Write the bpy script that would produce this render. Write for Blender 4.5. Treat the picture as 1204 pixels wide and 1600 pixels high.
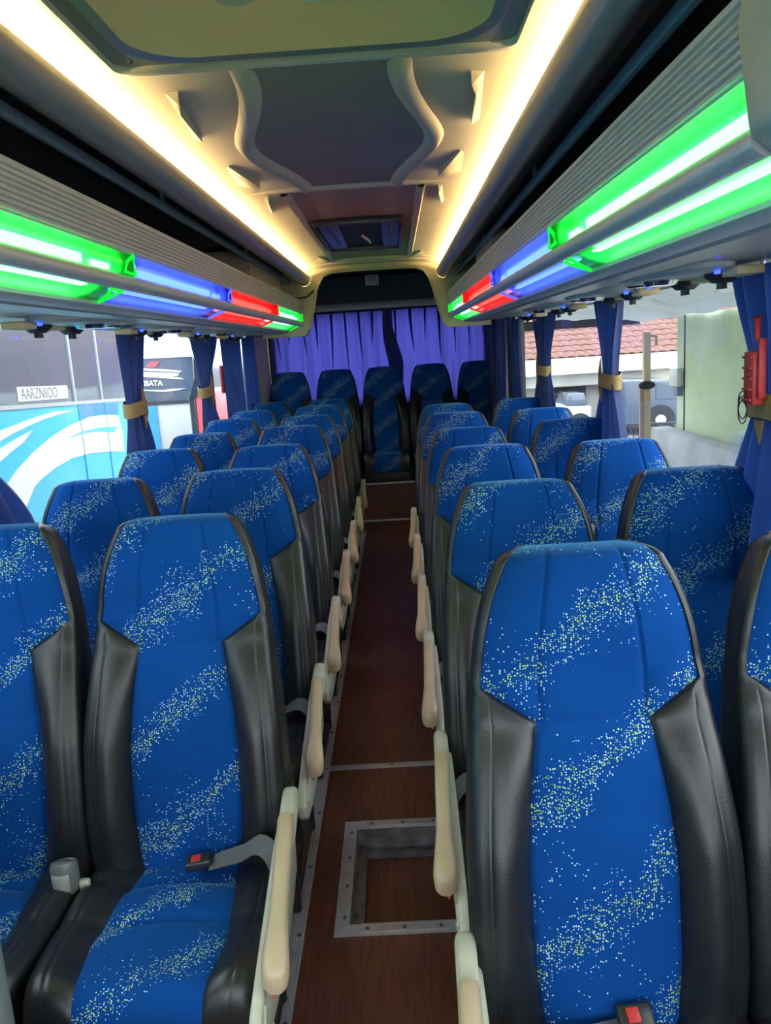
import bpy, bmesh, math, random
from mathutils import Vector, Matrix
random.seed(7)
for o in list(bpy.data.objects): bpy.data.objects.remove(o)
S = bpy.context.scene
COL = S.collection
PI = math.pi
# ------------------------------------------------------------------ camera
F_PX, PITCH, YAW, ROLL = 1280.0, 11.38, -1.32, 3.6
cd = bpy.data.cameras.new('camera'); cam = bpy.data.objects.new('camera', cd); COL.objects.link(cam)
cd.sensor_fit = 'VERTICAL'; cd.sensor_height = 36.0; cd.sensor_width = 27.09
cd.lens = F_PX / 1600 * 36.0; cd.clip_start = .05; cd.clip_end = 500
_p, _y, _r = map(math.radians, (PITCH, YAW, ROLL))
_F = Vector((math.sin(_y)*math.cos(_p), math.cos(_y)*math.cos(_p), -math.sin(_p)))
_R = Vector((math.cos(_y), -math.sin(_y), 0)); _U = _R.cross(_F)
R2 = _R*math.cos(_r) - _U*math.sin(_r); U2 = _R*math.sin(_r) + _U*math.cos(_r)
M = Matrix((R2, U2, -_F)).transposed().to_4x4(); M.translation = (.125, 0, 1.62)
cam.matrix_world = M
S.camera = cam
# ------------------------------------------------------------------ world: bright overcast sky
w = bpy.data.worlds.new('overcast_sky'); S.world = w; w.use_nodes = True
bg = w.node_tree.nodes['Background']; bg.inputs[0].default_value = (.93, .97, 1.0, 1); bg.inputs[1].default_value = 4.6
S.view_settings.view_transform = 'Standard'; S.view_settings.look = 'None'
S.view_settings.gamma = 1; S.view_settings.use_curve_mapping = False
S.view_settings.exposure = 0.55
S.cycles.max_bounces = 10; S.cycles.diffuse_bounces = 6; S.cycles.glossy_bounces = 4
S.cycles.transparent_max_bounces = 12; S.cycles.sample_clamp_indirect = 6
S.cycles.use_denoising = True
def portal(loc, rot, sx, sy):
    l = bpy.data.lights.new('window_portal', 'AREA'); l.shape = 'RECTANGLE'; l.size = sx; l.size_y = sy
    l.cycles.is_portal = True
    o = bpy.data.objects.new('window_portal', l); COL.objects.link(o); o.location = loc; o.rotation_euler = rot
portal((-1.2, 3.1, 1.36), (0, -PI/2, 0), .84, 8.4)
portal((1.2, 3.1, 1.36), (0, PI/2, 0), .84, 8.4)
portal((0, -1.3, 1.4), (PI/2, 0, 0), 2.1, 1.2)
portal((0, 8.5, 1.55), (-PI/2, 0, 0), 2.1, .9)
# ------------------------------------------------------------------ material helpers
def new_mat(name):
    m = bpy.data.materials.new(name); m.use_nodes = True
    return m, m.node_tree.nodes, m.node_tree.links, m.node_tree.nodes['Principled BSDF']
def pmat(name, col, rough=.5, metal=0, noise=0, nscale=30, bump=0, bscale=200, spec=.5, coat=0, stretch=None):
    m, N, L, b = new_mat(name)
    b.inputs['Base Color'].default_value = (*col, 1); b.inputs['Roughness'].default_value = rough
    b.inputs['Metallic'].default_value = metal; b.inputs['Specular IOR Level'].default_value = spec
    b.inputs['Coat Weight'].default_value = coat
    tc = N.new('ShaderNodeTexCoord'); mp = N.new('ShaderNodeMapping'); L.new(tc.outputs['Object'], mp.inputs[0])
    if stretch: mp.inputs['Scale'].default_value = stretch
    if noise:
        n = N.new('ShaderNodeTexNoise'); n.inputs['Scale'].default_value = nscale; n.inputs['Detail'].default_value = 5
        L.new(mp.outputs[0], n.inputs['Vector'])
        r = N.new('ShaderNodeMapRange'); r.inputs[1].default_value = .3; r.inputs[2].default_value = .7
        r.inputs[3].default_value = 1-noise; r.inputs[4].default_value = 1+noise
        L.new(n.outputs[0], r.inputs[0])
        mx = N.new('ShaderNodeVectorMath'); mx.operation = 'SCALE'; mx.inputs[0].default_value = col
        L.new(r.outputs[0], mx.inputs['Scale']); L.new(mx.outputs[0], b.inputs['Base Color'])
    if bump:
        n2 = N.new('ShaderNodeTexNoise'); n2.inputs['Scale'].default_value = bscale; n2.inputs['Detail'].default_value = 3
        L.new(mp.outputs[0], n2.inputs['Vector'])
        bp = N.new('ShaderNodeBump'); bp.inputs['Strength'].default_value = bump; bp.inputs['Distance'].default_value = .002
        L.new(n2.outputs[0], bp.inputs['Height']); L.new(bp.outputs[0], b.inputs['Normal'])
    return m
def emat(name, col, strength):
    m, N, L, b = new_mat(name); N.remove(b)
    e = N.new('ShaderNodeEmission'); e.inputs[0].default_value = (*col, 1); e.inputs[1].default_value = strength
    L.new(e.outputs[0], N['Material Output'].inputs[0]); return m
def fabric(name):
    m, N, L, b = new_mat(name)
    def math_(op, a, bb=None, clamp=False):
        n = N.new('ShaderNodeMath'); n.operation = op; n.use_clamp = clamp
        for k, v in enumerate((a, bb)):
            if v is None: continue
            if isinstance(v, (int, float)): n.inputs[k].default_value = v
            else: L.new(v, n.inputs[k])
        return n.outputs[0]
    tc = N.new('ShaderNodeTexCoord'); sx = N.new('ShaderNodeSeparateXYZ'); L.new(tc.outputs['UV'], sx.inputs[0])
    oi = N.new('ShaderNodeObjectInfo')
    X, Y, Z = sx.outputs
    V = math_('ADD', Y, 0.0)          # runs up the back and forward along the cushion
    off = math_('MULTIPLY', oi.outputs['Random'], 1.0)
    co = N.new('ShaderNodeCombineXYZ'); L.new(X, co.inputs[0]); L.new(V, co.inputs[1]); L.new(off, co.inputs[2])
    vo = N.new('ShaderNodeTexVoronoi'); vo.voronoi_dimensions = '3D'; vo.inputs['Scale'].default_value = 225
    c2 = N.new('ShaderNodeCombineXYZ'); L.new(X, c2.inputs[0]); L.new(V, c2.inputs[1]); L.new(math_('MULTIPLY', oi.outputs['Random'], 3.0), c2.inputs[2])
    vo.voronoi_dimensions = '2D'; L.new(co.outputs[0], vo.inputs['Vector'])
    sc = N.new('ShaderNodeSeparateColor'); L.new(vo.outputs['Color'], sc.inputs[0])
    ph = math_('ADD', math_('DIVIDE', math_('SUBTRACT', V, math_('MULTIPLY', X, .75)), .255), math_('MULTIPLY', off, 3.0))
    nz = N.new('ShaderNodeTexNoise'); nz.inputs['Scale'].default_value = 14; nz.inputs['Detail'].default_value = 3
    L.new(c2.outputs[0], nz.inputs['Vector'])
    ph2 = math_('ADD', ph, math_('MULTIPLY', math_('SUBTRACT', nz.outputs[0], .5), .55))
    tri = math_('ABSOLUTE', math_('SUBTRACT', math_('MULTIPLY', math_('FRACT', ph2), 2.0), 1.0))   # 0 mid band .. 1
    band = math_('SUBTRACT', 1.0, math_('DIVIDE', tri, .46), clamp=True)
    nz2 = N.new('ShaderNodeTexNoise'); nz2.inputs['Scale'].default_value = 7; L.new(c2.outputs[0], nz2.inputs['Vector'])
    blot = math_('MULTIPLY', math_('SUBTRACT', nz2.outputs[0], .53, ), 2.6, clamp=True)
    nz3 = N.new('ShaderNodeTexNoise'); nz3.inputs['Scale'].default_value = 9; L.new(co.outputs[0], nz3.inputs['Vector'])
    dens = math_('ADD', math_('MULTIPLY', band, math_('ADD', .25, nz3.outputs[0])), math_('MULTIPLY', blot, .35))
    on = math_('LESS_THAN', sc.outputs[0], math_('MULTIPLY', dens, .85))
    rad = math_('ADD', .17, math_('MULTIPLY', sc.outputs[1], .22))
    dot = math_('LESS_THAN', vo.outputs['Distance'], rad)
    dots = math_('MULTIPLY', on, dot)
    yel = math_('MULTIPLY', math_('GREATER_THAN', band, .55), math_('GREATER_THAN', sc.outputs[2], .45))
    mixc = N.new('ShaderNodeMix'); mixc.data_type = 'RGBA'; L.new(yel, mixc.inputs[0])
    mixc.inputs[6].default_value = (.42, .62, .72, 1); mixc.inputs[7].default_value = (.42, .62, .10, 1)
    n4 = N.new('ShaderNodeTexNoise'); n4.inputs['Scale'].default_value = 5; n4.inputs['Detail'].default_value = 4; L.new(c2.outputs[0], n4.inputs['Vector'])
    base = N.new('ShaderNodeMix'); base.data_type = 'RGBA'; L.new(n4.outputs[0], base.inputs[0])
    base.inputs[6].default_value = (.0012, .036, .185, 1); base.inputs[7].default_value = (.0025, .066, .30, 1)
    fin = N.new('ShaderNodeMix'); fin.data_type = 'RGBA'; L.new(dots, fin.inputs[0])
    L.new(base.outputs[2], fin.inputs[6]); L.new(mixc.outputs[2], fin.inputs[7])
    L.new(fin.outputs[2], b.inputs['Base Color']); b.inputs['Roughness'].default_value = .9
    b.inputs['Sheen Weight'].default_value = .5; b.inputs['Sheen Tint'].default_value = (.12, .45, .85, 1); b.inputs['Sheen Roughness'].default_value = .35
    b.inputs['Specular IOR Level'].default_value = .1
    bn = N.new('ShaderNodeTexNoise'); bn.inputs['Scale'].default_value = 900; L.new(tc.outputs['Object'], bn.inputs['Vector'])
    bp = N.new('ShaderNodeBump'); bp.inputs['Strength'].default_value = .25; bp.inputs['Distance'].default_value = .001
    L.new(bn.outputs[0], bp.inputs['Height']); L.new(bp.outputs[0], b.inputs['Normal'])
    return m
def curtain_mat(name, col, tcol, tr):
    m, N, L, b = new_mat(name)
    b.inputs['Base Color'].default_value = (*col, 1); b.inputs['Roughness'].default_value = .6
    b.inputs['Sheen Weight'].default_value = .3
    t = N.new('ShaderNodeBsdfTranslucent'); t.inputs[0].default_value = (*tcol, 1)
    mx = N.new('ShaderNodeMixShader'); mx.inputs[0].default_value = tr
    L.new(b.outputs[0], mx.inputs[1]); L.new(t.outputs[0], mx.inputs[2]); L.new(mx.outputs[0], N['Material Output'].inputs[0])
    tc = N.new('ShaderNodeTexCoord'); mp = N.new('ShaderNodeMapping'); mp.inputs['Scale'].default_value = (1, 1, .05)
    L.new(tc.outputs['Object'], mp.inputs[0])
    n = N.new('ShaderNodeTexNoise'); n.inputs['Scale'].default_value = 160; L.new(mp.outputs[0], n.inputs['Vector'])
    bp = N.new('ShaderNodeBump'); bp.inputs['Strength'].default_value = .2; bp.inputs['Distance'].default_value = .002
    L.new(n.outputs[0], bp.inputs['Height']); L.new(bp.outputs[0], b.inputs['Normal'])
    return m
def glass_mat(name, tint, refl=.25):
    m, N, L, b = new_mat(name); N.remove(b)
    t = N.new('ShaderNodeBsdfTransparent'); t.inputs[0].default_value = (*tint, 1)
    g = N.new('ShaderNodeBsdfGlossy'); g.inputs['Roughness'].default_value = .02
    lw = N.new('ShaderNodeFresnel'); lw.inputs[0].default_value = 1.45
    ml = N.new('ShaderNodeMath'); ml.operation = 'MULTIPLY'; ml.inputs[1].default_value = refl
    L.new(lw.outputs[0], ml.inputs[0])
    mx = N.new('ShaderNodeMixShader'); L.new(ml.outputs[0], mx.inputs[0]); L.new(t.outputs[0], mx.inputs[1]); L.new(g.outputs[0], mx.inputs[2])
    L.new(mx.outputs[0], N['Material Output'].inputs[0]); return m
def acrylic_mat(name, col, clear):
    m, N, L, b = new_mat(name); N.remove(b)
    t = N.new('ShaderNodeBsdfTransparent'); t.inputs[0].default_value = (*clear, 1)
    tl = N.new('ShaderNodeBsdfTranslucent'); tl.inputs[0].default_value = (*col, 1)
    g = N.new('ShaderNodeBsdfGlossy'); g.inputs['Roughness'].default_value = .15
    mx = N.new('ShaderNodeMixShader'); mx.inputs[0].default_value = .74
    L.new(t.outputs[0], mx.inputs[1]); L.new(tl.outputs[0], mx.inputs[2])
    m2 = N.new('ShaderNodeMixShader'); m2.inputs[0].default_value = .04; L.new(mx.outputs[0], m2.inputs[1]); L.new(g.outputs[0], m2.inputs[2])
    L.new(m2.outputs[0], N['Material Output'].inputs[0]); return m
MT = dict(
 fabric=fabric('speckled_blue_velour'),
 leather=pmat('black_leatherette', (.011, .012, .015), .36, noise=.15, nscale=40, bump=.25, bscale=420, spec=.55),
 shell=pmat('black_seat_shell', (.02, .02, .022), .5, bump=.1, bscale=300),
 cream=pmat('cream_painted_metal', (.52, .52, .42), .4, noise=.08, nscale=25),
 pad=pmat('beige_armrest_plastic', (.50, .39, .26), .38, noise=.08, nscale=14),
 belt=pmat('grey_belt_webbing', (.11, .12, .13), .7, noise=.15, nscale=120, bump=.3, bscale=700),
 blackplastic=pmat('black_plastic', (.02, .022, .025), .35, noise=.1),
 red=pmat('red_plastic', (.55, .03, .03), .4, noise=.05),
 orange=pmat('orange_plastic', (.75, .12, .02), .45, noise=.05),
 floor=pmat('dark_red_wood_vinyl', (.105, .032, .021), .42, noise=.45, nscale=9, stretch=(9, .7, 9), bump=.05, bscale=60),
 alu=pmat('aluminium_trim', (.50, .50, .55), .4, metal=.4, noise=.12, nscale=30),
 aludark=pmat('dirty_aluminium', (.16, .16, .18), .5, metal=.5, noise=.5, nscale=18),
 wall=pmat('grey_side_wall', (.16, .17, .2), .6, noise=.08, nscale=8),
 roofout=pmat('white_bus_skin', (.6, .62, .65), .4, noise=.05, nscale=3),
 ceil=pmat('cream_ceiling_panel', (.50, .45, .33), .5, noise=.06, nscale=5),
 ceilmid=pmat('taupe_ceiling_cloth', (.26, .215, .18), .75, noise=.1, nscale=7, bump=.1, bscale=500),
 rack=pmat('charcoal_rack_panel', (.085, .09, .10), .5, noise=.1, nscale=6),
 nose=pmat('satin_grey_bullnose', (.20, .205, .23), .33, noise=.05, nscale=10),
 ridge=pmat('ribbed_aluminium', (.52, .52, .54), .42, metal=.2, noise=.05),
 tube=pmat('satin_silver_tube', (.56, .57, .62), .3, metal=.25, noise=.04),
 rail=pmat('blue_grey_rail', (.16, .23, .30), .4, noise=.05),
 under=pmat('grey_rack_underside', (.34, .37, .36), .35, noise=.08, nscale=5),
 archm=pmat('cream_rear_arch', (.50, .44, .28), .45, noise=.07, nscale=6),
 darkrear=pmat('dark_rear_panel', (.045, .048, .055), .7, noise=.1),
 vent=pmat('blue_film_vent', (.10, .14, .48), .35, noise=.1),
 chrome=pmat('chrome', (.6, .62, .65), .15, metal=1),
 gold=pmat('gold_satin', (.30, .20, .07), .5, noise=.12, nscale=60),
 tan=pmat('tan_pillar', (.74, .56, .28), .6, noise=.1, nscale=12),
 curt=curtain_mat('navy_satin_curtain', (.008, .028, .16), (.012, .05, .25), .28),
 curtrear=curtain_mat('violet_blue_curtain', (.015, .015, .12), (.06, .06, .36), .55),
 glass=glass_mat('clear_window_glass', (.93, .96, .96)),
 card=pmat('brown_cardboard', (.36, .27, .21), .8, noise=.1),
 white=pmat('white_plastic', (.72, .74, .75), .4, noise=.04),
 cove=emat('warm_cove_led', (1.0, .71, .31), 85.0),
 bluedot=emat('blue_led', (.02, .05, 1.0), 4.0),
)
# ------------------------------------------------------------------ mesh helpers
def arc_uv(me, ncol):
    uv = me.uv_layers.new(name='cloth'); vs = me.vertices; nr = len(vs)//ncol; acc = [0.0]
    for i in range(1, nr): acc.append(acc[-1]+(vs[i*ncol+ncol//2].co-vs[(i-1)*ncol+ncol//2].co).length)
    for lp in me.loops: uv.data[lp.index].uv = (vs[lp.vertex_index].co.x, acc[lp.vertex_index//ncol])
    return me
class MB:
    def __init__(s): s.v = []; s.f = []
    def add(s, v, f):
        n = len(s.v); s.v += [tuple(p) for p in v]; s.f += [tuple(i+n for i in q) for q in f]; return s
    def box(s, x0, x1, y0, y1, z0, z1):
        return s.add([(x0,y0,z0),(x1,y0,z0),(x1,y1,z0),(x0,y1,z0),(x0,y0,z1),(x1,y0,z1),(x1,y1,z1),(x0,y1,z1)],
                     [(0,3,2,1),(4,5,6,7),(0,1,5,4),(1,2,6,5),(2,3,7,6),(3,0,4,7)])
    def grid(s, rows, closed=False):
        n = len(rows[0]); v = [p for r in rows for p in r]; f = []
        for i in range(len(rows)-1):
            for j in range(n if closed else n-1):
                k = (j+1) % n
                f.append((i*n+j, i*n+k, (i+1)*n+k, (i+1)*n+j))
        return s.add(v, f)
    def tube(s, path, r, n=10, cap=True):
        P = [Vector(p) for p in path]; rows = []
        for i, p in enumerate(P):
            d = (P[min(i+1, len(P)-1)] - P[max(i-1, 0)]).normalized()
            a = Vector((0, 0, 1)) if abs(d.z) < .9 else Vector((1, 0, 0))
            u = d.cross(a).normalized(); w_ = d.cross(u)
            rr = r[i] if isinstance(r, (list, tuple)) else r
            rows.append([p + (u*math.cos(2*PI*k/n) + w_*math.sin(2*PI*k/n))*rr for k in range(n)])
        s.grid(rows, True)
        if cap:
            m = len(s.v); s.f.append(tuple(range(m-n, m))); s.f.append(tuple(range(m-n*len(P)+n-1, m-n*len(P)-1, -1)))
        return s
    def prism(s, poly, ax, a0, a1):
        # poly in the two other axes (cyclic order y,z / x,z / x,y)
        def P(q, a): return {0: (a, q[0], q[1]), 1: (q[0], a, q[1]), 2: (q[0], q[1], a)}[ax]
        n = len(poly); v = [P(q, a0) for q in poly] + [P(q, a1) for q in poly]
        f = [tuple(range(n-1, -1, -1)), tuple(range(n, 2*n))] + [(i, (i+1) % n, n+(i+1) % n, n+i) for i in range(n)]
        return s.add(v, f)
    def sweep(s, prof, y0, y1, closed=False):
        return s.grid([[(p[0], y, p[1]) for p in prof] for y in (y0, y1)], closed)
    def mesh(s, name, mat, smooth=False, bevel=0, seg=2, ang=40):
        me = bpy.data.meshes.new(name); me.from_pydata(s.v, [], s.f); me.materials.append(mat)
        bm = bmesh.new(); bm.from_mesh(me)
        bmesh.ops.recalc_face_normals(bm, faces=bm.faces)
        if bevel:
            es = [e for e in bm.edges if len(e.link_faces) == 2 and e.calc_face_angle(0) > math.radians(ang)]
            bmesh.ops.bevel(bm, geom=es, offset=bevel, segments=seg, profile=.5, affect='EDGES', clamp_overlap=True)
        bm.to_mesh(me); bm.free()
        if smooth or bevel:
            for p in me.polygons: p.use_smooth = True
            try: me.set_sharp_from_angle(angle=math.radians(45))
            except Exception: pass
        return me
    def obj(s, name, mat, parent=None, **k): return link(name, s.mesh(name, mat, **k), parent)
def link(name, me, parent=None):
    o = bpy.data.objects.new(name, me); COL.objects.link(o); o.parent = parent; return o
def empty(name, loc=(0, 0, 0)):
    o = bpy.data.objects.new(name, None); o.empty_display_size = .1; COL.objects.link(o); o.location = loc; return o
def tag(o, label=None, cat=None, group=None, kind=None):
    if label: o['label'] = label
    if cat: o['category'] = cat
    if group: o['group'] = group
    if kind: o['kind'] = kind
    return o
def struct(o, label): return tag(o, label, None, None, 'structure')
def copy_tree(o, parent=None):
    c = o.copy(); COL.objects.link(c); c.parent = parent
    for ch in list(o.children): copy_tree(ch, c)
    return c
def lerp_table(T, s):
    if s <= T[0][0]: return T[0][1]
    for (a, va), (b, vb) in zip(T, T[1:]):
        if s <= b: return va + (vb-va)*(s-a)/(b-a)
    return T[-1][1]
def sm_table(T, s):           # smoother: average of neighbours
    return sum(lerp_table(T, s+d) for d in (-.02, -.01, 0, .01, .02))/5
# ================================================================== THE SETTING
WX = 1.15      # inner wall
# floor with a sunken hatch
HX0, HX1, HY0, HY1 = -.100, .215, 2.065, 2.545
fl = MB()
for a, b, c, d in ((-WX, WX, -1.3, HY0), (-WX, WX, HY1, 8.5), (-WX, HX0, HY0, HY1), (HX1, WX, HY0, HY1)):
    fl.box(a, b, c, d, -.03, 0)
floor = struct(fl.obj('floor', MT['floor']), 'dark red-brown wood-grain vinyl floor of the aisle')
MB().box(HX0-.05, HX1+.05, HY0-.05, HY1+.05, -.12, -.095).obj('hatch_floor', MT['floor'], floor)
hr = empty('floor_hatch', (0, 0, 0)); tag(hr, 'open floor hatch in the aisle with screwed aluminium frame', 'hatch')
FW = .042
def hatch_bar(name, x0, x1, y0, y1, grooves=True):
    m = MB().box(x0, x1, y0, y1, 0, .006)
    long_y = (y1-y0) > (x1-x0)
    for t in (.25, .5, .75):
        if long_y: xx = x0+(x1-x0)*t; m.box(xx-.003, xx+.003, y0+.03, y1-.03, .006, .0085)
        else: yy = y0+(y1-y0)*t; m.box(x0+.03, x1-.03, yy-.003, yy+.003, .006, .0085)
    o = m.obj(name, MT['alu'], hr)
    k = 4 if long_y else 3
    for i in range(k):
        t = (i+.5)/k
        cx, cy = ((x0+x1)/2+.006, y0+(y1-y0)*t) if long_y else (x0+(x1-x0)*t, (y0+y1)/2)
        MB().tube([(cx, cy, .006), (cx, cy, .0105)], .006, 8).obj('screw', MT['aludark'], o)
hatch_bar('frame_bar', HX0-FW, HX0, HY0-FW, HY1+FW)
hatch_bar('frame_bar', HX1, HX1+FW, HY0-FW, HY1+FW)
hatch_bar('frame_bar', HX0, HX1, HY0-FW, HY0)
hatch_bar('frame_bar', HX0, HX1, HY1, HY1+FW)
MB().box(HX0-.004, HX0+.002, HY0, HY1, -.095, -.001).box(HX0, HX0+.034, HY0+.02, HY1, -.095, -.06).obj('hatch_lining', MT['aludark'], hr)
MB().box(HX0, HX1, HY1-.004, HY1+.003, -.095, -.001).box(HX0, HX1, HY1-.03, HY1, -.095, -.07).obj('hatch_lining', MT['aludark'], hr)
MB().box(HX0+.03, HX1, HY0-.002, HY0+.034, -.045, -.018).obj('hatch_sill', MT['alu'], hr)
MB().tube([(.03, HY0+.018, -.019), (.03, HY0+.018, -.0145)], .006, 8).obj('screw', MT['aludark'], hr)
# aluminium aisle edge trims and cross strips
def trim(name, x0, x1, y0, y1, z, label, ribs):
    m = MB().box(x0, x1, y0, y1, z, z+.005)
    for i in range(ribs):
        t = (i+.5)/ribs; xx = x0+(x1-x0)*t
        m.box(xx-.002, xx+.002, y0, y1, z+.005, z+.0075)
    o = m.obj(name, MT['alu']); return struct(o, label)
t1 = trim('trim_1', -.268, -.226, .9, 7.2, 0, 'ribbed aluminium edge strip along the left side of the aisle floor', 5)
for i in range(20): MB().tube([(-.240, 1.1+i*.31, .005), (-.240, 1.1+i*.31, .0095)], .006, 8).obj('screw', MT['aludark'], t1)
trim('trim_2', .262, .305, .9, 7.2, 0, 'ribbed aluminium edge strip along the right side of the aisle floor', 5)
t3 = struct(MB().box(-.225, .26, 2.955, 2.99, 0, .005).obj('trim_3', MT['alu'], bevel=.001), 'narrow aluminium joint strip across the aisle behind the hatch')
MB().tube([(.02, 2.972, .005), (.02, 2.972, .008)], .005, 8).obj('screw', MT['aludark'], t3)
# rear step and bench box
struct(MB().box(-WX, WX, 7.25, 8.48, 0, .085).obj('floor_step', MT['floor']), 'wood-grain step before the rear bench')
struct(MB().box(-.45, .45, 7.235, 7.27, .078, .092).obj('trim_4', MT['alu'], bevel=.002), 'aluminium nosing on the rear step')
struct(MB().box(-WX, WX, 7.48, 8.48, .085, .385).obj('floor_bench_box', MT['floor']), 'wood-grain box under the rear bench')
struct(MB().box(-.6, .6, 7.465, 7.50, .378, .394).obj('trim_5', MT['alu'], bevel=.002), 'aluminium edge on the rear bench box')
# side walls: below and above the windows, pillars
SILL, WTOP = .94, 1.775
for sgn, nm in ((-1, 'left'), (1, 'right')):
    m = MB()
    x0, x1 = sorted((sgn*WX, sgn*(WX+.06)))
    m.box(x0, x1, -1.35, 8.55, -.1, SILL); m.box(x0, x1, -1.35, 8.55, WTOP, 2.42)
    for y0, y1 in ((-1.35, -1.05), (7.50, 8.55)): m.box(x0, x1, y0, y1, SILL, WTOP)
    wl = struct(m.obj('wall_'+nm, MT['wall']), f'grey {nm} side wall of the bus below and above the windows')
    for yc in (.55, 2.3, 4.06, 5.80, 6.95):
        MB().box(x0+.012, x1-.008, yc-.022, yc+.022, SILL, WTOP).obj('window_pillar', MT['blackplastic'], wl)
    MB().box(*sorted((sgn*(WX-.004), sgn*WX)), 7.36, 8.44, .9, 1.78).obj('tan_corner_panel', MT['tan'], wl)
    g = struct(MB().box(*sorted((sgn*(WX+.03), sgn*(WX+.034))), -1.05, 7.5, SILL, WTOP).obj('window_1' if sgn < 0 else 'window_2', MT['glass']),
               f'long side window glass along the {nm} of the bus')
    # window sill ledge
    struct(MB().box(*sorted((sgn*(WX-.05), sgn*WX)), -1.3, 8.4, SILL-.03, SILL).obj('trim_6' if sgn < 0 else 'trim_7', MT['wall'], bevel=.004), f'grey sill under the {nm} windows')
# front end (behind the viewer): windscreen
m = MB(); m.box(-1.19, 1.19, -1.4, -1.33, -.1, .82); m.box(-1.19, 1.19, -1.4, -1.33, 2.02, 2.42)
m.box(-1.19, -1.08, -1.4, -1.33, .82, 2.02); m.box(1.08, 1.19, -1.4, -1.33, .82, 2.02)
struct(m.obj('wall_front', MT['wall']), 'front end of the bus around the windscreen')
struct(MB().box(-1.08, 1.08, -1.37, -1.365, .82, 2.02).obj('window_3', MT['glass']), 'front windscreen glass')
# rear end
m = MB(); m.box(-1.19, 1.19, 8.47, 8.55, -.1, 1.12); m.box(-1.19, 1.19, 8.47, 8.55, 2.0, 2.5)
m.box(-1.19, -1.06, 8.47, 8.55, 1.12, 2.0); m.box(1.02, 1.19, 8.47, 8.55, 1.12, 2.0)
wr = struct(m.obj('wall_rear', MT['darkrear']), 'dark rear wall around the curtained back window')
struct(MB().box(-1.06, 1.02, 8.51, 8.515, 1.12, 2.0).obj('window_4', MT['glass']), 'rear window glass behind the violet curtains')
# sloped dark panel above rear curtains and lamp
MB().prism([(8.46, 2.0), (8.30, 2.06), (8.20, 2.30), (8.46, 2.34)], 0, -1.12, 1.12).obj('upper_panel', MT['darkrear'], wr)
lamp = empty('ceiling_lamp', (-.055, 8.20, 2.26)); tag(lamp, 'small square white lamp on the dark panel above the rear curtains', 'lamp')
MB().box(-.065, .065, -.012, .03, -.05, .05).obj('housing', MT['white'], lamp, bevel=.01)
MB().box(-.045, .045, -.02, -.012, -.032, .032).obj('lens', pmat('frosted_lens', (.35, .38, .42), .3, noise=.03), lamp, bevel=.006)
# roof skin
struct(MB().box(-1.19, 1.19, -1.4, 8.55, 2.42, 2.47).obj('ceiling_skin', MT['roofout']), 'outer roof skin of the bus')
# ------------------------------------------------------------------ ceiling panels
def cz(x): return 2.232 - .10*x*x     # gentle crown
def ceil_sheet(m, x0, x1, y0, y1, dz=0, n=10):
    rows = []
    for y in (y0, y1): rows.append([(x0+(x1-x0)*i/n, y, cz(x0+(x1-x0)*i/n)+dz) for i in range(n+1)])
    m.grid(rows)
    rows2 = [[(p[0], p[1], p[2]+.012) for p in r] for r in rows]; m.grid(rows2)
    return m
cl = MB()
ceil_sheet(cl, -.66, .66, 1.80, 6.32, 0, 24)
ceil_sheet(cl, -.66, -.42, -1.33, 1.80, 0, 6); ceil_sheet(cl, .42, .66, -1.33, 1.80, 0, 6)
ceil_sheet(cl, -.42, .42, -1.33, .35, 0, 12)
ceiling = struct(cl.obj('ceiling', MT['ceil'], smooth=True), 'cream ceiling panels lit by warm cove strips')
# rear section ceiling behind the arch
struct(MB().box(-1.13, 1.13, 6.36, 8.47, 2.33, 2.36).obj('ceiling_rear', MT['darkrear']), 'dark ceiling over the rear bench')
# roof hatch near the viewer: stepped frame with rounded inner opening
rh = empty('roof_hatch', (0, 1.08, 2.214)); tag(rh, 'cream roof hatch with grey rounded frame above the viewer', 'roof hatch')
def rrect(x0, x1, y0, y1, r, n=8):
    out = []
    for cx, cy, a in ((x1-r, y1-r, 0), (x0+r, y1-r, 90), (x0+r, y0+r, 180), (x1-r, y0+r, 270)):
        for k in range(n+1):
            t = math.radians(a+90*k/n); out.append((cx+r*math.cos(t), cy+r*math.sin(t)))
    return out
def ring(m, A, B, za, zb):
    n = len(A); m.grid([[(p[0], p[1], za) for p in A], [(p[0], p[1], zb) for p in B]], True)
o1 = rrect(-.425, .425, -.72, .735, .03); o2 = rrect(-.40, .40, -.70, .705, .03); o3 = rrect(-.355, .355, -.66, .655, .13); o4 = rrect(-.33, .33, -.63, .625, .12)
m = MB(); ring(m, o1, o1, .0, -.022); ring(m, o1, o2, -.022, -.026); ring(m, o2, o2, -.026, -.012)
m.obj('outer_frame', pmat('pale_hatch_edge', (.55, .52, .42), .35, noise=.04), rh, smooth=True)
m = MB(); ring(m, o2, o3, -.012, -.016); ring(m, o3, o3, -.016, -.03); ring(m, o3, o4, -.03, -.03)
m.obj('inner_frame', pmat('grey_hatch_frame', (.17, .18, .18), .35, noise=.05), rh, smooth=True)
dome = MB(); rows = []
for k in range(9):
    t = k/8; sc_ = 1-.92*t; rows.append([(p[0]*sc_, (p[1]-.0)*sc_, -.03+.075*math.sin(t*PI/2)) for p in o4])
dome.grid(rows, True); dome.f.append(tuple(range(len(dome.v)-len(o4), len(dome.v))))
dome.obj('hatch_dome', pmat('ochre_hatch_shell', (.80, .52, .25), .4, noise=.06, nscale=4), rh, smooth=True)
m = MB().tube([(-.11, .44, -.005), (-.11, .44, .02)], .035, 16); m.obj('handle', MT['ceil'], rh, bevel=.004)
MB().box(.0, .16, .42, .45, -.015, .02).obj('latch_bar', MT['white'], rh, bevel=.004)
MB().tube([(-.02, .68, -.014), (-.02, .68, -.02)], .006, 8).obj('screw', MT['aludark'], rh)
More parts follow.
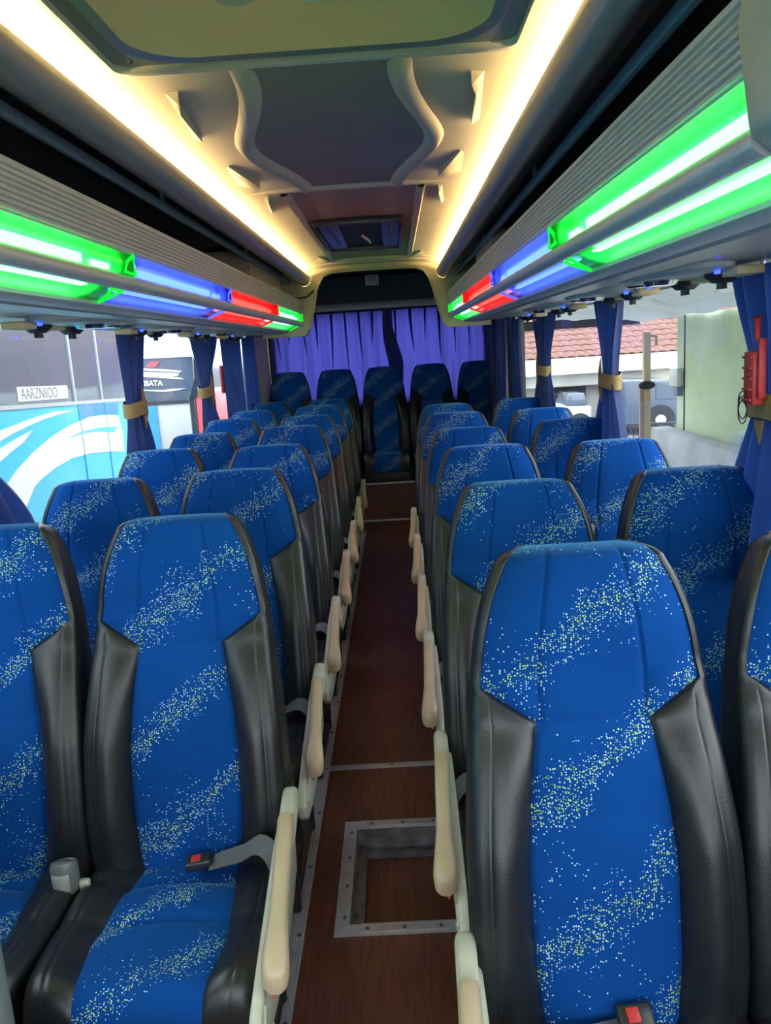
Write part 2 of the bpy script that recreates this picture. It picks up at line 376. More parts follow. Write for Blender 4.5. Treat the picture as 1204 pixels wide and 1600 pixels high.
MB().tube([(-.36, .665, -.014), (-.36, .665, -.02)], .006, 8).obj('screw', MT['aludark'], rh)
# transverse band behind the hatch
MB().prism([(1.815, 2.234), (1.835, 2.212), (1.85, 2.212), (1.87, 2.234)], 0, -.43, .43).obj('cross_moulding', MT['ceil'], ceiling)
# wavy ridges and centre cloth of the first bay
def wave(y):
    T = [(1.90, .165), (2.10, .175), (2.30, .215), (2.50, .268), (2.62, .280), (2.75, .262), (2.95, .215), (3.10, .185), (3.24, .168)]
    return sum(lerp_table(T, y+d) for d in (-.08, -.04, 0, .04, .08))/5
ys = [1.91+(3.255-1.91)*i/40 for i in range(41)]
m = MB(); m.grid([[(-wave(y)+.012+(2*wave(y)-.024)*i/12, y, cz(wave(y)*(i/6-1))-.004) for i in range(13)] for y in ys])
m.obj('centre_cloth', MT['ceilmid'], ceiling, smooth=True)
for sg in (-1, 1):
    m = MB(); prof = [(-.034, .0), (-.022, -.016), (-.008, -.026), (.006, -.024), (.018, -.012), (.03, .002)]
    m.grid([[(sg*(wave(y)-q[0]*(1 if 1 else 1)), y, cz(wave(y))+q[1]*min(1, max(0, (y-1.905)/.07))) for q in prof] for y in ys])
    m.obj('wavy_ridge', MT['ceil'], ceiling, smooth=True)
# seam batten
MB().prism([(3.262, 2.234), (3.268, 2.214), (3.292, 2.214), (3.298, 2.234)], 0, -.50, .50).obj('seam_batten', MT['ceil'], ceiling)
# second bay: cloth, two straight ridges
m = MB(); m.grid([[(-.245+.49*i/12, y, cz(-.245+.49*i/12)-.004) for i in range(13)] for y in (3.31, 5.82)])
m.obj('centre_cloth', pmat('brown_ceiling_cloth', (.29, .225, .195), .75, noise=.1, nscale=7), ceiling, smooth=True)
for sg in (-1, 1):
    m = MB(); m.sweep([(sg*.243, cz(.24)), (sg*.249, cz(.25)-.016), (sg*.272, cz(.27)-.018), (sg*.282, cz(.28))], 3.31, 5.84)
    m.obj('straight_ridge', MT['ceil'], ceiling)
MB().prism([(5.83, 2.234), (5.84, 2.21), (5.87, 2.21), (5.88, 2.234)], 0, -.45, .45).obj('seam_batten', MT['ceil'], ceiling)
MB().prism([(6.0, 2.234), (6.01, 2.214), (6.03, 2.214), (6.04, 2.234)], 0, -.48, .48).obj('seam_batten', MT['ceil'], ceiling)
# embossed fins catching the cove light
def fin(pts, sg, h):
    # pts: base triangle/quad in plan (|x|, y); apex line along first edge
    m = MB(); n = len(pts)
    base = [(sg*p[0], p[1], cz(p[0])+.004) for p in pts]
    top = [(sg*p[0], p[1], cz(p[0])-h*p[2]) for p in pts]
    m.add(base+top, [tuple(range(n)), tuple(range(n, 2*n))] + [(i, (i+1) % n, n+(i+1) % n, n+i) for i in range(n)])
    m.obj('embossed_fin', MT['ceil'], ceiling)
for sg in (-1, 1):
    fin([(.335, 2.02, 1), (.352, 2.10, 1), (.372, 2.42, .5), (.395, 2.42, 0), (.385, 2.15, 0), (.365, 2.02, 0)], sg, .03)
    fin([(.37, 2.78, .2), (.315, 3.06, 1), (.335, 3.09, .9), (.40, 3.09, 0), (.385, 2.82, 0)], sg, .028)
    fin([(.33, 3.36, 1), (.345, 3.36, 0), (.372, 3.70, 0), (.362, 3.70, .4)], sg, .03)
    fin([(.335, 5.55, .2), (.27, 5.72, 1), (.29, 5.76, .9), (.37, 5.76, 0)], sg, .025)
# ceiling ventilation box
vb = empty('ceiling_vent', (-.015, 4.6, 2.218)); tag(vb, 'dark ceiling air vent with blue film ends behind the seam', 'vent')
m = MB()
for a, b, c, d in ((-.215, .215, -.55, -.52), (-.215, .215, .52, .55), (-.215, -.198, -.52, .52), (.198, .215, -.52, .52)): m.box(a, b, c, d, -.022, .012)
m.obj('frame', MT['blackplastic'], vb, bevel=.003)
MB().box(-.2, .2, -.53, .53, .0, .012).obj('back_plate', pmat('vent_dark', (.008, .008, .01), .6, noise=.05), vb)
for x0, x1 in ((-.198, -.10), (.11, .198)):
    o = MB().box(x0, x1, -.5, .5, -.012, .0).obj('blue_end_panel', MT['vent'], vb, bevel=.004)
    MB().tube([((x0+x1)/2, -.42, -.016), ((x0+x1)/2+.01, .3, -.016)], .006, 6).obj('pull_cord', MT['blackplastic'], o)
MB().tube([(.0, -.05, -.01), (.035, -.02, -.035), (.04, .12, -.03)], .007, 6).obj('crank_handle', MT['white'], vb)
# ------------------------------------------------------------------ rear arch bulkhead
def arch_profile():
    # opening outline (x,z), left bottom to right bottom, over the top
    T = [(.535, 1.735), (.505, 1.78), (.478, 1.86), (.455, 1.95), (.432, 2.04), (.412, 2.10), (.375, 2.155), (.315, 2.182), (.2, 2.188)]
    return [(-x, z) for x, z in T] + [(x, z) for x, z in reversed(T)]
def build_arch():
    op = arch_profile(); n = len(op); m = MB()
    out = []
    for x, z in op:
        s_ = -1 if x < 0 else 1
        if z > 2.12: out.append((x*1.6, 2.335))
        elif z > 2.0: out.append((s_*.80, 2.2))
        else: out.append((s_*.86, z if z > 1.75 else 1.735))
    for y in (6.30, 6.37):
        m.grid([[(p[0], y, p[1]) for p in op], [(p[0], y, p[1]) for p in out]])
    m.grid([[(p[0], 6.30, p[1]) for p in op], [(p[0], 6.37, p[1]) for p in op]])
    m.grid([[(p[0], 6.30, p[1]) for p in out], [(p[0], 6.37, p[1]) for p in out]])
    for k in (0, n-1): m.grid([[(op[k][0], 6.30, op[k][1]), (out[k][0], 6.30, out[k][1])], [(op[k][0], 6.37, op[k][1]), (out[k][0], 6.37, out[k][1])]])
    return m.obj('wall_arch', MT['archm'], smooth=True)
arch = struct(build_arch(), 'cream rounded arch between ceiling and rear bench')
m = MB(); op = arch_profile(); m.tube([(x, 6.298, z) for x, z in op], .008, 8); m.obj('arch_lip', MT['archm'], arch, smooth=True)
# ------------------------------------------------------------------ overhead luggage racks
YB = [.97, 2.22, 3.52, 4.92, 6.24]       # panel joints
PANEL = {
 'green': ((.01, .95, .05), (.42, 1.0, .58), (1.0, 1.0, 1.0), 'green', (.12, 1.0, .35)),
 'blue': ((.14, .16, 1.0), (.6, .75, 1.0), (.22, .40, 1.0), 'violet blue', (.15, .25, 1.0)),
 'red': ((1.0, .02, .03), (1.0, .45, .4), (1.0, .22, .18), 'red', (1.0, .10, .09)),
}
PM = {k: (acrylic_mat(k+'_acrylic', v[0], v[1]), emat(k+'_led_bar', v[2], 5.5 if k == 'green' else 5.0), emat(k+'_bracket', v[0], .8), emat(k+'_led_soft_glow', v[4], 3.2)) for k, v in PANEL.items()}  # bracket emission imitates edge lighting; last material imitates the bar's soft glow
SEQ = ['green', 'blue', 'red', 'green']
def build_rack(sg):
    side = 'left' if sg < 0 else 'right'
    y0, y1 = (.2 if sg < 0 else .985), 6.295
    root = empty('luggage_rack', (sg*.8, (y0+y1)/2, 1.77)); tag(root, f'grey overhead luggage rack with ribbed face and silver rail, {side} side', 'luggage rack', 'overhead racks')
    def P(name, m, mat, parent=root, **k):
        o = m.obj(name, mat, parent, **k); 
        if parent is root: o.matrix_parent_inverse = Matrix.Translation(-Vector(root.location))
        return o
    sx = lambda L: [(sg*a, b) for a, b in L]
    ylo = -1.33; yi = -1.33 if sg < 0 else y0
    # top bulkhead with rounded nose
    prof = [(.62, 2.175), (.535, 2.150), (.49, 2.158), (.474, 2.166), (.468, 2.158), (.468, 2.142), (.476, 2.120), (.492, 2.104), (.515, 2.096), (.528, 2.100)]
    P('bullnose', MB().sweep(sx(prof), ylo, y1), MT['nose'], smooth=True)
    P('rack_lining', MB().sweep(sx([(.528, 2.100), (.545, 2.13), (.585, 2.175), (.75, 2.195), (1.12, 2.20)]), ylo, y1), MT['rack'], smooth=True)
    P('rack_roof', MB().box(*sorted((sg*.60, sg*1.125)), ylo, y1, 2.205, 2.225), MT['rack'])
    P('rack_back', MB().box(*sorted((sg*1.10, sg*1.128)), yi, y1, 1.79, 2.21), MT['rack'])
    P('shelf', MB().sweep(sx([(.575, 1.985), (.60, 1.90), (1.12, 1.86), (1.12, 1.84), (.60, 1.86)]), yi, y1), MT['rack'])
    # blue grey rail inside the opening
    P('inner_rail', MB().box(*sorted((sg*.615, sg*.632)), ylo, y1, 2.112, 2.142), MT['rail'], bevel=.004)
    for yy in (1.3, 2.9, 4.5, 5.9): P('rail_hanger', MB().box(*sorted((sg*.618, sg*.629)), yy-.01, yy+.01, 2.13, 2.185), MT['rail'])
    # LED strip lying in the cove
    P('cove_strip', MB().box(*sorted((sg*.505, sg*.522)), -1.2, 6.26, 2.1525, 2.159), MT['cove'])
    # ribbed aluminium face
    pr = [(.553, 1.992), (.548, 1.995), (.541, 1.99)]
    z = 1.985; 
    for k in range(8):
        zz = 1.984-k*.0112; xx = .5415
        pr += [(xx, zz), (xx-.0015, zz-.001), (xx-.0055, zz-.003), (xx-.0055, zz-.0075), (xx-.0015, zz-.0092), (xx, zz-.0095)]
    pr += [(.541, 1.893), (.56, 1.893)]
    P('ribbed_face', MB().sweep(sx(pr), y0, y1-.08), MT['ridge'])
    P('face_end_block', MB().box(*sorted((sg*.536, sg*.57)), y1-.08, y1, 1.893, 1.995), MT['nose'], bevel=.005)
    # light box backs
    P('light_box', MB().sweep(sx([(.552, 1.897), (.575, 1.893), (.575, 1.842), (.552, 1.836)]), y0, y1-.04), MT['white'])
    P('lower_light_box', MB().sweep(sx([(.585, 1.815), (.60, 1.828), (.66, 1.81), (.655, 1.787)]), y0, y1-.04), MT['white'])
    # hand rail tube
    P('hand_rail', MB().tube([(sg*.556, y0, 1.823), (sg*.556, y1-.03, 1.823)], .0195, 20), MT['tube'], smooth=True)
    # lower rail and underside
    P('lower_rail', MB().sweep(sx([(.648, 1.788), (.650, 1.776), (.662, 1.768), (.690, 1.764), (.70, 1.772), (.70, 1.79), (.655, 1.795)]), y0, y1, True), MT['ridge'], smooth=True)
    P('underside', MB().box(*sorted((sg*.69, sg*1.128)), yi, y1, 1.772, 1.788), MT['under'])
    P('underside_step', MB().sweep(sx([(.70, 1.772), (.715, 1.762), (.80, 1.762), (.815, 1.772)]), y0, y1), MT['under'])
    # coloured light panels
    for i, c in enumerate(SEQ):
        a = max(YB[i]+.012, y0) if i else y0; b = YB[i+1]-.012
        if i == 3: b = 6.2
        ac, eb, br, ee = PM[c]
        up = P('light_panel', MB().sweep(sx([(.545, 1.896), (.541, 1.868), (.546, 1.840)]), a, b), ac, smooth=True)
        up['label'] = f'glowing {PANEL[c][3]} upper light panel'
        L_ = b-a; e1 = b-.30*min(1, L_); e2 = b-.23*min(1, L_)
        for q0, q1, z0, z1 in ((a+.03, e1, 1.849, 1.868), (e2, b-.12, 1.849, 1.862)):
            MB().box(*sorted((sg*.563, sg*.569)), q0, q1, z0, z1).obj('led_bar', eb, up)
            MB().box(*sorted((sg*.564, sg*.569)), q0-.015, q1+.015, z1, z1+.007).obj('led_soft_glow', ee, up)  # dimmer emissive flank strip, added to imitate the bar's soft falloff
            MB().box(*sorted((sg*.564, sg*.569)), q1, q1+.02, z0, z1).obj('led_soft_glow', ee, up)  # same imitated falloff at the bar's end
        lo = P('light_panel', MB().sweep(sx([(.574, 1.812), (.612, 1.797), (.650, 1.784)]), a, b), ac, smooth=True)
        lo['label'] = f'glowing {PANEL[c][3]} lower light panel'
        o = MB().box(*sorted((sg*.612, sg*.632)), a+.03, b-.15, 1.812, 1.817).obj('led_bar', eb, lo)
        # little rounded triangle bracket closing each panel, own emission imitates edge-lit acrylic
        yb = b+.006
        fr = [(yb-.004, 1.892), (yb-.06, 1.872), (yb-.085, 1.845), (yb-.004, 1.843)]
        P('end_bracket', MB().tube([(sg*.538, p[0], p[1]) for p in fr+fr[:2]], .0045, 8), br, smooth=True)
        fr = [(sg*.575, yb-.085, 1.806), (sg*.578, yb, 1.805), (sg*.645, yb, 1.781), (sg*.60, yb-.05, 1.796), (sg*.575, yb-.085, 1.806)]
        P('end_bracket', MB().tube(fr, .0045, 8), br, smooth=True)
        P('panel_divider', MB().box(*sorted((sg*.541, sg*.575)), yb-.003, yb+.008, 1.84, 1.897), MT['nose'])
    return root
rackL = build_rack(-1); rackR = build_rack(1)
# end cover on the right rack nearest the viewer
ec = MB().prism([(.52, 2.06), (.515, 1.93), (.53, 1.825), (.60, 1.77), (.75, 1.755), (1.12, 1.76), (1.12, 2.10), (.6, 2.09)], 1, .80, .985).obj('rack_end_cover', MT['under'], bevel=.012)
tag(ec, 'grey-green moulded cover closing the near end of the right rack', 'cover')
# boxes on the shelves
bx = MB().prism([(-.05, 0), (.05, 0), (.05, .13), (-.05, .13)], 0, -.13, .13)
cb = MB().box(-.15, .15, -.6, .6, 0, .285).obj('cardboard_box', MT['card'], bevel=.004); cb.location = (-.78, 5.2, 1.893); tag(cb, 'plain brown box lying on the left luggage shelf', 'box')
cb2 = MB().box(-.15, .15, -.4, .4, 0, .26).obj('cardboard_box', MT['card'], bevel=.004); cb2.location = (.78, 4.6, 1.893); tag(cb2, 'plain brown box on the right luggage shelf with a white sticker', 'box')
MB().box(-.153, -.1505, -.36, -.22, .02, .17).obj('sticker', MT['white'], cb2)
# dangling cable at the left arch corner
cbm = MB().tube([(-.62, 6.0, 2.02), (-.56, 6.1, 2.00), (-.50, 6.22, 2.015), (-.45, 6.285, 2.06)], .009, 8).obj('cable', MT['blackplastic'], smooth=True)
tag(cbm, 'loose black cable at the left corner of the rear arch', 'cable')
# service consoles under the racks (reading lamps, air outlets)
def console(sg, yc, near, idx):
    side = 'left' if sg < 0 else 'right'
    root = empty('service_panel', (sg*.90, yc, 1.772))
    ordn = ['nearest', 'second nearest', 'third nearest', 'fourth nearest', 'farthest']
    tag(root, f'oval service panel with lamp and air outlets under {side} rack, {ordn[idx]} the viewer', 'service panel', 'service panels under the racks')
    m = MB(); rows = []
    for k, (s_, z) in enumerate(((1, 0), (1, -.012), (.93, -.02), (.5, -.022))):
        rows.append([(.115*s_*math.cos(t)*(1), .30*s_*(abs(math.sin(t))**.8)*(1 if math.sin(t) >= 0 else -1), z) for t in [2*PI*j/32 for j in range(32)]])
    m.grid(rows, True); m.f.append(tuple(range(len(m.v)-32, len(m.v))))
    m.obj('plate', MT['under'], root, smooth=True)
    MB().box(-.035, .035, -.30, .02, -.034, -.012).obj('beige_bar', MT['tan'], root, bevel=.006).location = (sg*.09, 0, 0)
    for yy in (-.17, .10):
        o = MB().tube([(0, yy, -.015), (0, yy, -.03), (0, yy, -.045)], [.045, .042, .025], 16).obj('air_outlet', MT['blackplastic'], root, smooth=True); o.location.x = sg*.07
        MB().box(-.006, .006, yy-.02, yy+.02, -.06, -.04).obj('outlet_tab', MT['blackplastic'], o)
    MB().tube([(-sg*.03, .0, -.018), (-sg*.03, .0, -.034)], [.05, .04], 18).obj('reading_lamp', MT['chrome'], root, smooth=True)
    MB().tube([(-sg*.03, .20, -.018), (-sg*.03, .20, -.026)], [.04, .035], 18).obj('speaker', MT['chrome'], root, smooth=True)
    for yy in (.27, -.27): MB().tube([(sg*.02, yy, -.012), (sg*.02, yy, -.028)], .008, 8).obj('indicator_light', MT['bluedot'], root)
for sg, Y in ((-1, (2.75, 3.75, 4.75, 5.7)), (1, (2.35, 3.15, 4.2, 5.2))):
    for i, y in enumerate(Y): console(sg, y, i == 0, i if i < 3 else 4)
# ================================================================== SEATS
S_END = .80
def P_back(x, s, p):       # lateral, along the back, out of the front face
    return (x, -.17+s*.2066-p*.9784, .45+s*.9784+p*.2066)
W_T = [(-.04, .225), (0, .233), (.06, .2365), (.2, .2365), (.3, .234), (.37, .229), (.46, .221), (.55, .213), (.6, .207), (.667, .197), (.72, .184), (.77, .165), (.80, .150), (.812, .138), (.82, .122), (.826, .10)]
C_T = [(-.04, .115), (0, .118), (.1, .127), (.26, .129), (.36, .122), (.43, .112), (.515, .100)]
A_T = [(-.04, .03), (0, .036), (.1, .05), (.3, .048), (.42, .028), (.5, .011), (.58, .005), (.7, .003), (.83, .0)]
def Wf(s): return sm_table(W_T, s) if s < .79 else lerp_table(W_T, s)
def Bf(s):
    gus = .016
    if s <= .515: return sm_table(C_T, min(s, .495)) if s < .5 else .100
    if s <= .578: return .100 + (Wf(.578)-gus-.100)*(s-.515)/(.578-.515)
    return Wf(s)-gus*(1 if s < .8 else max(.4, (Wf(s)-.1)/.05))
def Sf(s):
    if s <= .515: return Bf(s)*.90
    return lerp_table([(.515, .092), (.6, .094), (.7, .084), (.826, .062)], s)
def pb(s):                 # spine profile
    return .012*math.sin(max(0, min(1, s/.5))*PI) + (-.010*math.exp(-((s-.54)/.06)**2)) + .012*math.exp(-((s-.70)/.09)**2)
ROWS = [(-.04+i*.0125, 0) for i in range(68)]
ROWS = [r for r in ROWS if r[0] < S_END] + [(.508, 0), (.5155, 0), (.578, 0)]
ROWS = sorted(set(ROWS)); ROWS.append((S_END, 0))
CAP = [S_END+.026*math.sin(math.radians(a)) for a in (15, 30, 45, 60, 75, 90)]
CAPP = [-.10*(1-math.cos(math.radians(a))) for a in (15, 30, 45, 60, 75, 90)]
ROWS += list(zip(CAP, CAPP))
def groove(d, wd): return math.exp(-(d/wd)**2)
def pf(x, s, cap):
    b = Bf(s); q = min(1, abs(x)/b)
    head = max(0, min(1, (s-.53)/.08))
    p = pb(s) + cap + (1-head)*.012*(1-q*q) - head*.028*q**3.5
    p -= .0045*groove((1-q)*b, .005)
    if s > .5: p -= .0055*groove(abs(x)-Sf(s), .0045)*min(1, (s-.5)/.02)*(1 if cap > -.03 else 0)
    for s0, a in ((.517, .0045), (.355, .003), (.19, .003)):
        if abs(x) < b*.97: p -= a*groove(s-s0, .010)
    return p
def back_fabric():
    rows = []
    for s, cap in ROWS:
        b, q = Bf(s), Sf(s)
        half = [q*i/8 for i in range(8)] + [q-.006, q-.003, q, q+.003, q+.006, q+.5*(b-q), b-.25*(b-q), b]
        xs = [-x for x in reversed(half[1:])] + half
        rows.append([P_back(x, s, pf(x, s, cap)) for x in xs])
    return arc_uv(MB().grid(rows).mesh('back_fabric', MT['fabric'], smooth=True), len(rows[0]))
def bolster(sg):
    rows = []
    for s, cap in ROWS:
        b, W_ = Bf(s), Wf(s); A = sm_table(A_T, s)
        r = min(.028, .8*(W_-b)); p0 = pf(b, s, cap)
        xe = W_-r; row = []
        for u in (0, .03, .06, .10, .15, .20, .25, .30, .35, .40, .45, .50, .55, .60, .65, .70, .75, .80, .84, .87, .885, .90, .915, .93, .96, 1):
            bump = A*math.sin(PI*.72*u**.85)
            bump += .0045*(1-groove(u*(xe-b), .006))
            if s < .56: bump -= .0018*(groove((u-.90)*(xe-b), .0020))
            row.append((b+u*(xe-b), p0+bump))
        pe = row[-1][1]
        rr = min(r, .05)
        for a in (15, 30, 45, 60, 75, 90): row.append((xe+r*math.sin(math.radians(a)), pe-rr*(1-math.cos(math.radians(a)))))
        pl = row[-1][1]; end = min(-.10, pl-.002)
        for t in (.25, .5, .75, 1): row.append((W_-.004*t, pl+(end-pl)*t))
        rows.append([P_back(sg*x, s, p) for x, p in row])
    return MB().grid(rows).mesh('bolster', MT['leather'], smooth=True)
def back_shell():
    rows = []
    for s, cap in ROWS:
        W_ = Wf(s)-.002
        rows.append([P_back(W_*i/6, s, -.098-.02*(1-(i/6)**2)*(1 if cap > -.05 else .3)) for i in range(-6, 7)])
    return MB().grid(rows).mesh('back_shell', MT['shell'], smooth=True)
# seat cushion: runs forward (-y) from the back, then rolls down at the front
CUSH = [(-.10, 0)] + [(-.12-i*.0175, 0) for i in range(26)]
FR = [(a, ) for a in (15, 30, 45, 60, 75, 90)]
def cush_rows():
    out = [(y, 0.0, 0.0) for y, _ in CUSH]; yl = CUSH[-1][0]
    for a in (15, 30, 45, 60, 75, 90):
        t = math.radians(a); out.append((yl-.055*math.sin(t), -.06*(1-math.cos(t)), 1))
    out += [(yl-.052, -.10, 1), (yl-.045, -.16, 1)]
    return out
def cz_(x, y, dz, edge, hw):
    base = .432 + .03*min(1, max(0, (-.1-y)/.5)) + dz
    q = min(1, abs(x)/hw)
    if edge == 'panel':
        z = base + .006*(1-q*q) - .004*groove((1-q)*hw, .006)
        for y0, a in ((-.235, .018), (-.375, .014)): z -= a*groove(y-y0+.02*(q*q), .012)*(1-.5*q**4)
        z += .008*groove(y+.30, .05)
        return z
    return base
def hwf(y): return lerp_table([(-.62, .122), (-.45, .140), (-.3, .128), (-.2, .112), (-.10, .105)], y)
def cush_panel():
    rows = []
    for y, dz, k in cush_rows():
        hw = hwf(y); rows.append([(hw*i/10, y, cz_(hw*i/10, y, dz, 'panel', hw)) for i in range(-10, 11)])
    return arc_uv(MB().grid(rows[::-1]).mesh('cushion_panel', MT['fabric'], smooth=True), len(rows[0]))
def cush_side(sg):
    rows = []
    for y, dz, k in cush_rows():
        hw = hwf(y); W_ = .236 - .03*max(0, (-.45-y)/.2)**2; row = []
        z0 = cz_(hw, y, dz, 'panel', hw)
        xe = W_-.035
        A = .022*(1 if not k else max(0, 1+dz/.06))
        for u in (0, .08, .2, .35, .5, .65, .8, .86, .92, 1):
            zz = z0 + A*math.sin(PI*min(1, u/.8)*.5)**1.2 + .004*(1-groove(u*.09, .006)) - .002*groove((u-.86)*.09, .003)
            row.append((hw+u*(xe-hw), zz))
        ze = row[-1][1]
        for a in (20, 40, 60, 80, 90): row.append((xe+.035*math.sin(math.radians(a)), ze-.04*(1-math.cos(math.radians(a)))))
        zl = row[-1][1]
        for t in (.5, 1): row.append((W_-.006*t, zl+(.285-zl)*t if zl > .285 else zl-.002*t))
        rows.append([(sg*x, y, z) for x, z in row])
    return MB().grid(rows).mesh('cushion_side', MT['leather'], smooth=True)
def seat_base():
    m = MB().box(-.21, .21, -.60, -.08, .262, .30)
    for x in (-.17, .17):
        m.tube([(x, -.52, .27), (x, -.54, .0)], .016, 8); m.tube([(x, -.14, .27), (x, -.12, .0)], .016, 8)
        m.tube([(x, -.54, .03), (x, -.12, .03)], .012, 8)
    m.tube([(-.17, -.53, .12), (.17, -.53, .12)], .012, 8)
    return m.mesh('seat_frame', MT['shell'], smooth=True)
def side_plate(sg):
    poly = [(-.12, .575), (-.28, .565), (-.58, .485), (-.66, .460), (-.695, .425), (-.69, .39), (-.65, .362), (-.5, .345), (-.3, .35), (-.15, .40)]
    x0, x1 = sorted((sg*.224, sg*.248))
    return MB().prism(poly, 0, x0, x1).mesh('side_plate', MT['cream'], bevel=.008, seg=3)
def plate_emboss(sg):
    pts = [(sg*.248, y, z) for y, z in ((-.63, .455), (-.65, .42), (-.63, .39), (-.58, .368))]
    return MB().tube(pts, .004, 6).mesh('plate_rib', MT['cream'], smooth=True)
def rounded_bar(stations, n=20, e=.55):
    # stations: (y, cx, cz, half width, half height)
    rows = []
    for y, cx, c, a, b in stations:
        r = []
        for k in range(n):
            t = 2*PI*k/n; ct, st = math.cos(t), math.sin(t)
            r.append((cx+a*math.copysign(abs(ct)**e, ct), y, c+b*math.copysign(abs(st)**e, st)))
        rows.append(r)
    m = MB().grid(rows, True); m.f.append(tuple(range(n-1, -1, -1))); N_ = len(m.v); m.f.append(tuple(range(N_-n, N_))); return m
def armrest_arm(sg):
    st = [(-.150, sg*.250, .585, .012, .014), (-.153, sg*.250, .594, .017, .024), (-.165, sg*.250, .595, .019, .027), (-.285, sg*.253, .575, .019, .027), (-.29, sg*.253, .572, .016, .022)]
    return rounded_bar(st).mesh('armrest_bracket', MT['cream'], smooth=True)
def armrest_pad(sg):
    C = lambda y: .604-.262*(-.265-y) if y < -.265 else .604
    X_ = lambda y: sg*(.253+.045*(-.265-y))
    st = [(y, X_(y), C(y)+dz, a, b) for y, dz, a, b in ((-.258, 0, .010, .008), (-.262, 0, .016, .014), (-.276, .001, .0185, .018), (-.36, .002, .0185, .020), (-.45, .001, .018, .020), (-.50, .0, .0185, .021), (-.545, -.002, .0215, .025), (-.58, -.005, .025, .029), (-.605, -.008, .0265, .030), (-.622, -.010, .024, .028), (-.632, -.011, .017, .020), (-.635, -.011, .006, .008))]
    return rounded_bar(st, 24, .7).mesh('armrest_pad', MT['pad'], smooth=True)
def ribbon(pts, wd, th=.0018, sub=5):
    # pts: (pos, width direction)
    P = [Vector(p) for p, _ in pts]; D = [Vector(d).normalized() for _, d in pts]; rows = []
    def cr(a, b, c, d, t): return .5*((2*b)+(c-a)*t+(2*a-5*b+4*c-d)*t*t+(-a+3*b-3*c+d)*t**3)
    n = len(P)
    for i in range(n-1):
        for k in range(sub + (1 if i == n-2 else 0)):
            t = k/sub
            p = cr(P[max(i-1, 0)], P[i], P[i+1], P[min(i+2, n-1)], t); d = (D[i]*(1-t)+D[i+1]*t).normalized()
            rows.append((p, d))
    up, dn = [], []
    out = []
    for i, (p, d) in enumerate(rows):
        tn = (rows[min(i+1, len(rows)-1)][0]-rows[max(i-1, 0)][0]).normalized(); nm = tn.cross(d).normalized()*th
        out.append([p-d*wd/2+nm, p+d*wd/2+nm, p+d*wd/2-nm, p-d*wd/2-nm])
    return MB().grid(out, True)
def belt_strap(sg, kind):
    if kind == 'flat':
        pts = [((-.03, -.215, .468), (0, 1, 0)), ((.03, -.225, .466), (0, 1, 0)), ((.10, -.24, .466), (0, 1, 0)), ((.17, -.27, .480), (0, 1, 0)), ((.215, -.30, .474), (.1, 1, 0)), ((.232, -.31, .44), (0, 1, 0)), ((.228, -.32, .36), (0, 1, 0))]
        return ribbon([((sg*p[0], p[1], p[2]), (sg*d[0], d[1], d[2])) for p, d in pts], .046).mesh('belt_strap', MT['belt'], smooth=True)
    if kind == 'long':
        pts = [((.065, -.225, .478), (.1, 1, .1)), ((.10, -.225, .488), (.1, 1, .15)), ((.140, -.232, .503), (.1, 1, .25)), ((.180, -.245, .530), (.2, 1, .4)), ((.216, -.285, .531), (.35, 1, .35)), ((.236, -.335, .492), (.1, 1, .1)), ((.228, -.36, .43), (0, 1, 0)), ((.225, -.36, .36), (0, 1, 0))]
    else:
        pts = [((.12, -.19, .47), (.1, 1, 0)), ((.155, -.215, .500), (.0, 1, .3)), ((.195, -.25, .520), (.2, 1, .4)), ((.228, -.29, .505), (.3, 1, .2)), ((.235, -.31, .46), (.1, 1, 0)), ((.229, -.32, .40), (0, 1, 0)), ((.226, -.32, .34), (0, 1, 0))]
    return ribbon([((sg*p[0], p[1], p[2]), (sg*d[0], d[1], d[2])) for p, d in pts], .052).mesh('belt_strap', MT['belt'], smooth=True)
def buckle(sg):
    m = MB().box(-.03, .03, -.02, .02, -.011, .011); me = m.mesh('buckle', MT['blackplastic'], bevel=.005); return me
ME = dict(fab=back_fabric(), bl=bolster(-1), br=bolster(1), sh=back_shell(), cp=cush_panel(), cl=cush_side(-1), cr=cush_side(1), base=seat_base())
for sg, k in ((-1, 'L'), (1, 'R')):
    ME['plate'+k] = side_plate(sg); ME['rib'+k] = plate_emboss(sg); ME['arm'+k] = armrest_arm(sg); ME['pad'+k] = armrest_pad(sg)
    ME['belt'+k] = belt_strap(sg, 'short'); ME['long'+k] = belt_strap(sg, 'long'); ME['flat'+k] = belt_strap(sg, 'flat')
ME['buckle'] = buckle(1)
ME['button'] = MB().box(-.016, .006, -.012, .012, .010, .0135).mesh('release_button', MT['red'], bevel=.001)
ME['lever'] = MB().tube([(0, 0, 0), (0, -.012, -.012), (0, -.016, -.022)], [.010, .009, .004], 8).mesh('recline_button', MT['orange'], smooth=True)
